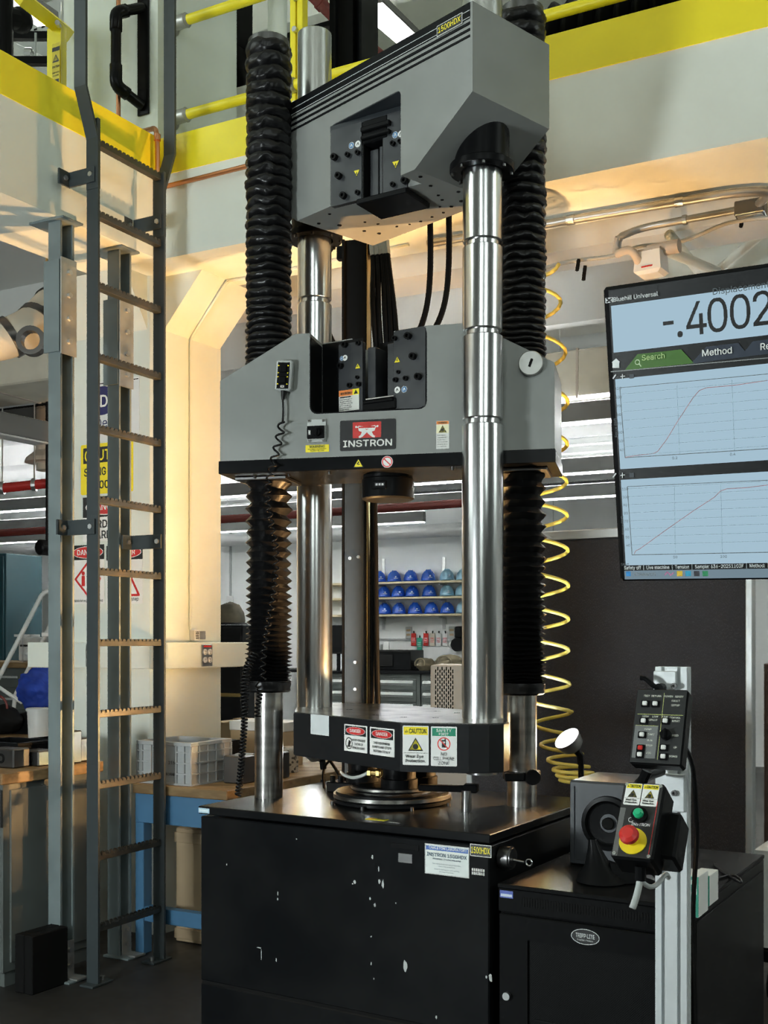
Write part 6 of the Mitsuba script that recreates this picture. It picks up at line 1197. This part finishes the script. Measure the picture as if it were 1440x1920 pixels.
s = Print(.05, .22, (.62, .50, .02), .0006); s.rect(.0, .18, .05, .20, BLACK); s.poly(tri_pts(.025, .145, .045), BLACK); s.poly(tri_pts(.025, .144, .028), YEL); s.text('CAUTION', .025, .098, .010, BLACK, True, maxw=.046); s.text('KEEP GATE', .025, .07, .007, BLACK, maxw=.044); s.text('CLOSED', .025, .055, .007, BLACK, maxw=.04); s.rect(.006, .01, .044, .04, BLACK)
s.put('caution_label', yp, Fr(P(98, 166, 5.58), 28.))
k = thing('clear_tube', 'clear plastic tube standing on the deck beside the upper column', 'tube'); c = P(133, 150, 5.2); obj('wall', lathe([(.044, 0), (.044, 1.3)], 28, (c[0], c[1], ZT+.003)), 'clear_plastic', k, None, True); obj('rim', ring(.041, .047, .02, (c[0], c[1], ZT+.012), n=28), 'white_plastic', k, None, 30)
def strip_light(name, a, b, w_, lab, rad):
    k = thing(name, lab, 'lamp'); a, b = np.array(a), np.array(b); L = np.linalg.norm(b-a); u = (b-a)/L; v = np.cross([0, 0, 1.], u); v /= np.linalg.norm(v); M = np.stack([u, v, np.cross(u, v)], 1); f = Fr((a+b)/2, M=M)
    scene[k+'__diffuser'] = emit(mikit.ply(f(box(L, w_, .02, (0, 0, 0))), 'white_plastic'), rad, 1.2); obj('housing', box(L+.06, w_+.05, .07, (0, 0, .046), .008), 'lamp_grey', k, f)
    scene[k+'__added_uplight'] = emit(mikit.ply(f(box(L, w_*.8, .01, (0, 0, .088))), 'white_plastic'), rad, 1.5)  # upward glow added on the housing to brighten the roof ribs
    for q_ in (-.35*L, .35*L): obj('wire', tube([f.pt(q_, w_*.5, .06), f.pt(q_, w_*.5, .06)+[0, 0, 1.2]], .004, 5), 'zinc', k)
strip_light('strip_lamp', P(-10, -20, 7.2), P(86, 45, 7.8), .13, 'bright strip lamp above the upper left deck', ROOF_RAD)
strip_light('strip_lamp', P(692, 12, 9.6), P(772, 84, 11.2), .22, 'bright strip lamp above the upper crosshead', ROOF_RAD)
bp = thing('black_pipe', 'thick black pipe with fittings at the upper left corner', 'pipe'); obj('run', tube([P(8, 130, 6.2), P(8, -40, 6.2)], .05, 12), 'black_satin', bp, None, True); obj('tee', [tube([P(2, 30, 6.2), P(40, 38, 6.3)], .058, 12), W(trimesh.creation.icosphere(2, .07).apply_translation(P(38, 38, 6.3)))], 'black_satin', bp, None, 30)
us_ = thing('strut_hanger', 'black strut trapeze hanger with pipes above the upper left deck', 'hanger'); obj('strut', [box(.42, .045, .045, P(52, 68, 7.0), .003), box(.42, .045, .045, P(55, 115, 6.8), .003)], 'black_satin', us_, None)
obj('rod', tube([P(67, 62, 6.9), P(67, 108, 6.9)], .008, 6), 'zinc', us_)
k = thing('grey_pipe', 'light grey pipe carried by the strut hanger at the upper left', 'pipe'); obj('run', tube([P(-30, 65, 6.9), P(120, 135, 7.2)], .035, 12), 'white_paint', k, None, True); obj('clamp', W.at(*P(55, 104, 7.02))(ring(.035, .045, .04, axis='x', n=16)), 'zinc', k)
k = thing('perforated_sheet', 'perforated grey sheet behind the pipes at the upper left', 'panel'); f = Fr(P(75, 80, 8.5), 28.); obj('sheet', box(.9, .03, .55, (0, 0, 0)), 'light_grey', k, f); obj('slots', [box(.03, .004, .012, (x, -.017, .1)) for x in (-.1, -.03, .05, .12)], 'black_matte', k, f, kind='stuff')
k = thing('black_steel_column', 'black steel column on the mezzanine behind the upper crosshead', 'column'); f = Fr((PX(667, 6.6), 6.6, 0), 28.); obj('web', span(-.085, .085, -.012, .012, ZT, 8.0), 'paint_black', k, f); obj('flange', [span(-.095, -.08, -.10, .10, ZT, 8.0), span(.08, .095, -.10, .10, ZT, 8.0)], 'paint_black', k, f); obj('cover', span(-.08, .02, -.07, -.05, ZT, 8.), 'black_matte', k, f)
k = thing('dark_red_pipe', 'dark red pipe under the roof left of the black steel column', 'pipe'); obj('run', tube([P(555, -40, 9.0), P(650, 55, 9.3), P(720, 110, 9.5)], .05, 12), 'dark_red', k, None, True); obj('coupling', tube([P(598, 3, 9.13), P(606, 11, 9.16)], .06, 12), 'dark_red', k, None, 30)
k = thing('speaker_box', 'black box on the wall above the yellow post', 'box'); f = Fr(P(442, 25, 6.4), 28.); obj('body', box(.13, .16, .45, (0, 0, 0), .006), 'black_satin', k, f); obj('front', box(.10, .006, .38, (0, -.083, 0)), 'black_matte', k, f)
k = thing('grey_locker', 'pale locker on the deck between the column and the yellow post', 'locker'); f = Fr((PX(438, 6.2), 6.2, 0), 28.); obj('body', span(-.12, .14, 0, .3, ZT, PZ(165, 6.2), .004), 'white_plastic', k, f); obj('lock', box(.03, .02, .05, (-.04, -.01, PZ(172, 6.2))), 'dark_steel', k, f)
k = thing('equipment_shelf', 'dark equipment shelf on the mezzanine behind the left bellows', 'shelf'); f = Fr((PX(445, 7.0), 7.0, 0), 28.); obj('board', [span(-.25, .7, 0, .4, z, z+.03) for z in (4.45, 4.8, 5.15)], 'black_satin', k, f); obj('side', [span(-.25, -.22, 0, .4, ZT, 5.3), span(.67, .7, 0, .4, ZT, 5.3)], 'black_satin', k, f)
k = thing('pale_pipe', 'thick pale vertical pipe behind the yellow post', 'pipe'); c = P(520, 60, 6.0); obj('run', cyl(.052, 3., (c[0], c[1], ZT+1.5), n=20), 'concrete_paint', k, None, 30); obj('collar', cyl(.06, .06, (c[0], c[1], 4.4), n=20), 'concrete_paint', k, None, 30)
hz_ = thing('spiral_duct', 'big black flexible spiral hose lying on the deck at the upper right', 'hose')
a = P(1025, 62, 5.0); a[2] = ZT+.205; b = a+np.array([.883, -.469, 0])*.35
pr_ = [];L = np.linalg.norm(b-a)+.5
for i in range(11):
    x = L*i/11; pr_ += [(.13, x), (.19, x+L/11*.35), (.20, x+L/11*.5), (.19, x+L/11*.65)]
m_ = lathe([(.0, 0)]+pr_+[(0, L)], 28, axis='x'); u = (b-a)/np.linalg.norm(b-a); obj('hose', m_, 'black_satin', hz_, Fr(a-u*.05, math.degrees(math.atan2(-u[1], u[0]))), 40)
obj('cuff', lathe([(.13, 0), (.19, 0), (.19, .05), (.13, .05)], 28, axis='x'), 'dark_steel', hz_, Fr(a-u*.09, math.degrees(math.atan2(-u[1], u[0]))), 30)
# roof over the hall: ribbed deck on steel beams, far wall of the upper floor
struct('roof', prism(sg.box(-15, -9, 16, 26), .2, 'xy', 8.6), 'roof_white')
for i in range(9):
    struct('roof_rib', prism([(0, 0), (.25, 0), (.45, .5), (-.2, .5)], 30, 'yz', -15), 'roof_white', 'roof', Fr((0, -3+2.9*i+0., 8.12), 28.))
for i in range(7):
    struct('roof_rib', prism([(0, 0), (.22, 0), (.35, .42), (-.13, .42)], 30, 'yz', -9), 'roof_white', 'roof', Fr((-10+3.4*i, 3, 8.2), M=np.array([[.469, -.883, 0], [.883, .469, 0], [0, 0, 1.]])))
struct('wall_upper', span(-16, 14, 0, .2, ZT, 8.6), 'dark_wall', fr=Fr((*G2(720, 16.5), 0), TV))
struct('wall_upper', span(-.2, 0, -10, 10, ZT, 8.6), 'dark_wall', fr=Fr((-9, 8, 0), 28.))
# the hall around the camera
struct('wall_hall', span(-12, 14, -.2, 0, 0, 8.6), 'hall_wall', fr=Fr((0, -7.5, 0), 0))
struct('wall_hall', span(-.2, 0, -9, 8, 0, 8.6), 'hall_wall', fr=Fr((-8.5, 0, 0), 0))
struct('wall_hall', span(0, .2, -9, 8, 0, 8.6), 'hall_wall', fr=Fr((8.5, 0, 0), 0))
# ------------------------------------------------ the hall's light: invented windows out of view for fill and chrome streaks, a low studio lamp at the left
def fill_window(n, fr, x0, x1, z0, z1, nx, nz):
    k = struct(f'added_window_{n}', sub(span(x0-.1, x1+.1, -.10, .0, z0-.1, z1+.1), span(x0, x1, -1, 1, z0, z1)), 'zinc', fr=fr)
    for i in range(1, nx): struct('mullion', span(x0+(x1-x0)*i/nx-.03, x0+(x1-x0)*i/nx+.03, -.09, -.02, z0, z1), 'zinc', k, fr)
    for i in range(1, nz): struct('mullion', span(x0, x1, -.09, -.02, z0+(z1-z0)*i/nz-.03, z0+(z1-z0)*i/nz+.03), 'zinc', k, fr)
    e = k+'__glow_pane'; scene[e] = emit(mikit.ply(fr(span(x0, x1, -.012, -.006, z0, z1)), 'white_plastic'), FILL_RAD, 3)
fback = Fr((0, -7.48, 0), M=np.array([[-1., 0, 0], [0, -1., 0], [0, 0, 1.]]))
fleft = Fr((-8.48, 0, 0), M=np.array([[0, -1., 0], [1., 0, 0], [0, 0, 1.]]))
fleft = Fr((-8.48, 0, 0), M=np.array([[0, 1., 0], [-1., 0, 0], [0, 0, 1.]]))
fright = Fr((8.48, 0, 0), M=np.array([[0, -1., 0], [1., 0, 0], [0, 0, 1.]]))
fill_window(1, fback, .8, 3.2, 3.2, 7.6, 3, 5); fill_window(2, fback, -4.4, -2.2, 3.2, 7.6, 3, 5); fill_window(3, fleft, -3.5, 0.5, 3.2, 7.4, 4, 4); fill_window(4, fright, -.5, 2.0, 3.4, 7.4, 3, 4)
high_lamp('studio_lamp', 'square white studio lamp on a stand left of the camera', (-3.2, 1.0, 1.35), (0, 4.0, 2.3), .55, .55, KEY_RAD)
obj('stand', [tube([(-3.25, .95, 1.3), (-3.25, .95, .02)], .018, 10), cyl(.25, .02, (-3.25, .95, .01), n=24)], 'black_satin', 'studio_lamp')
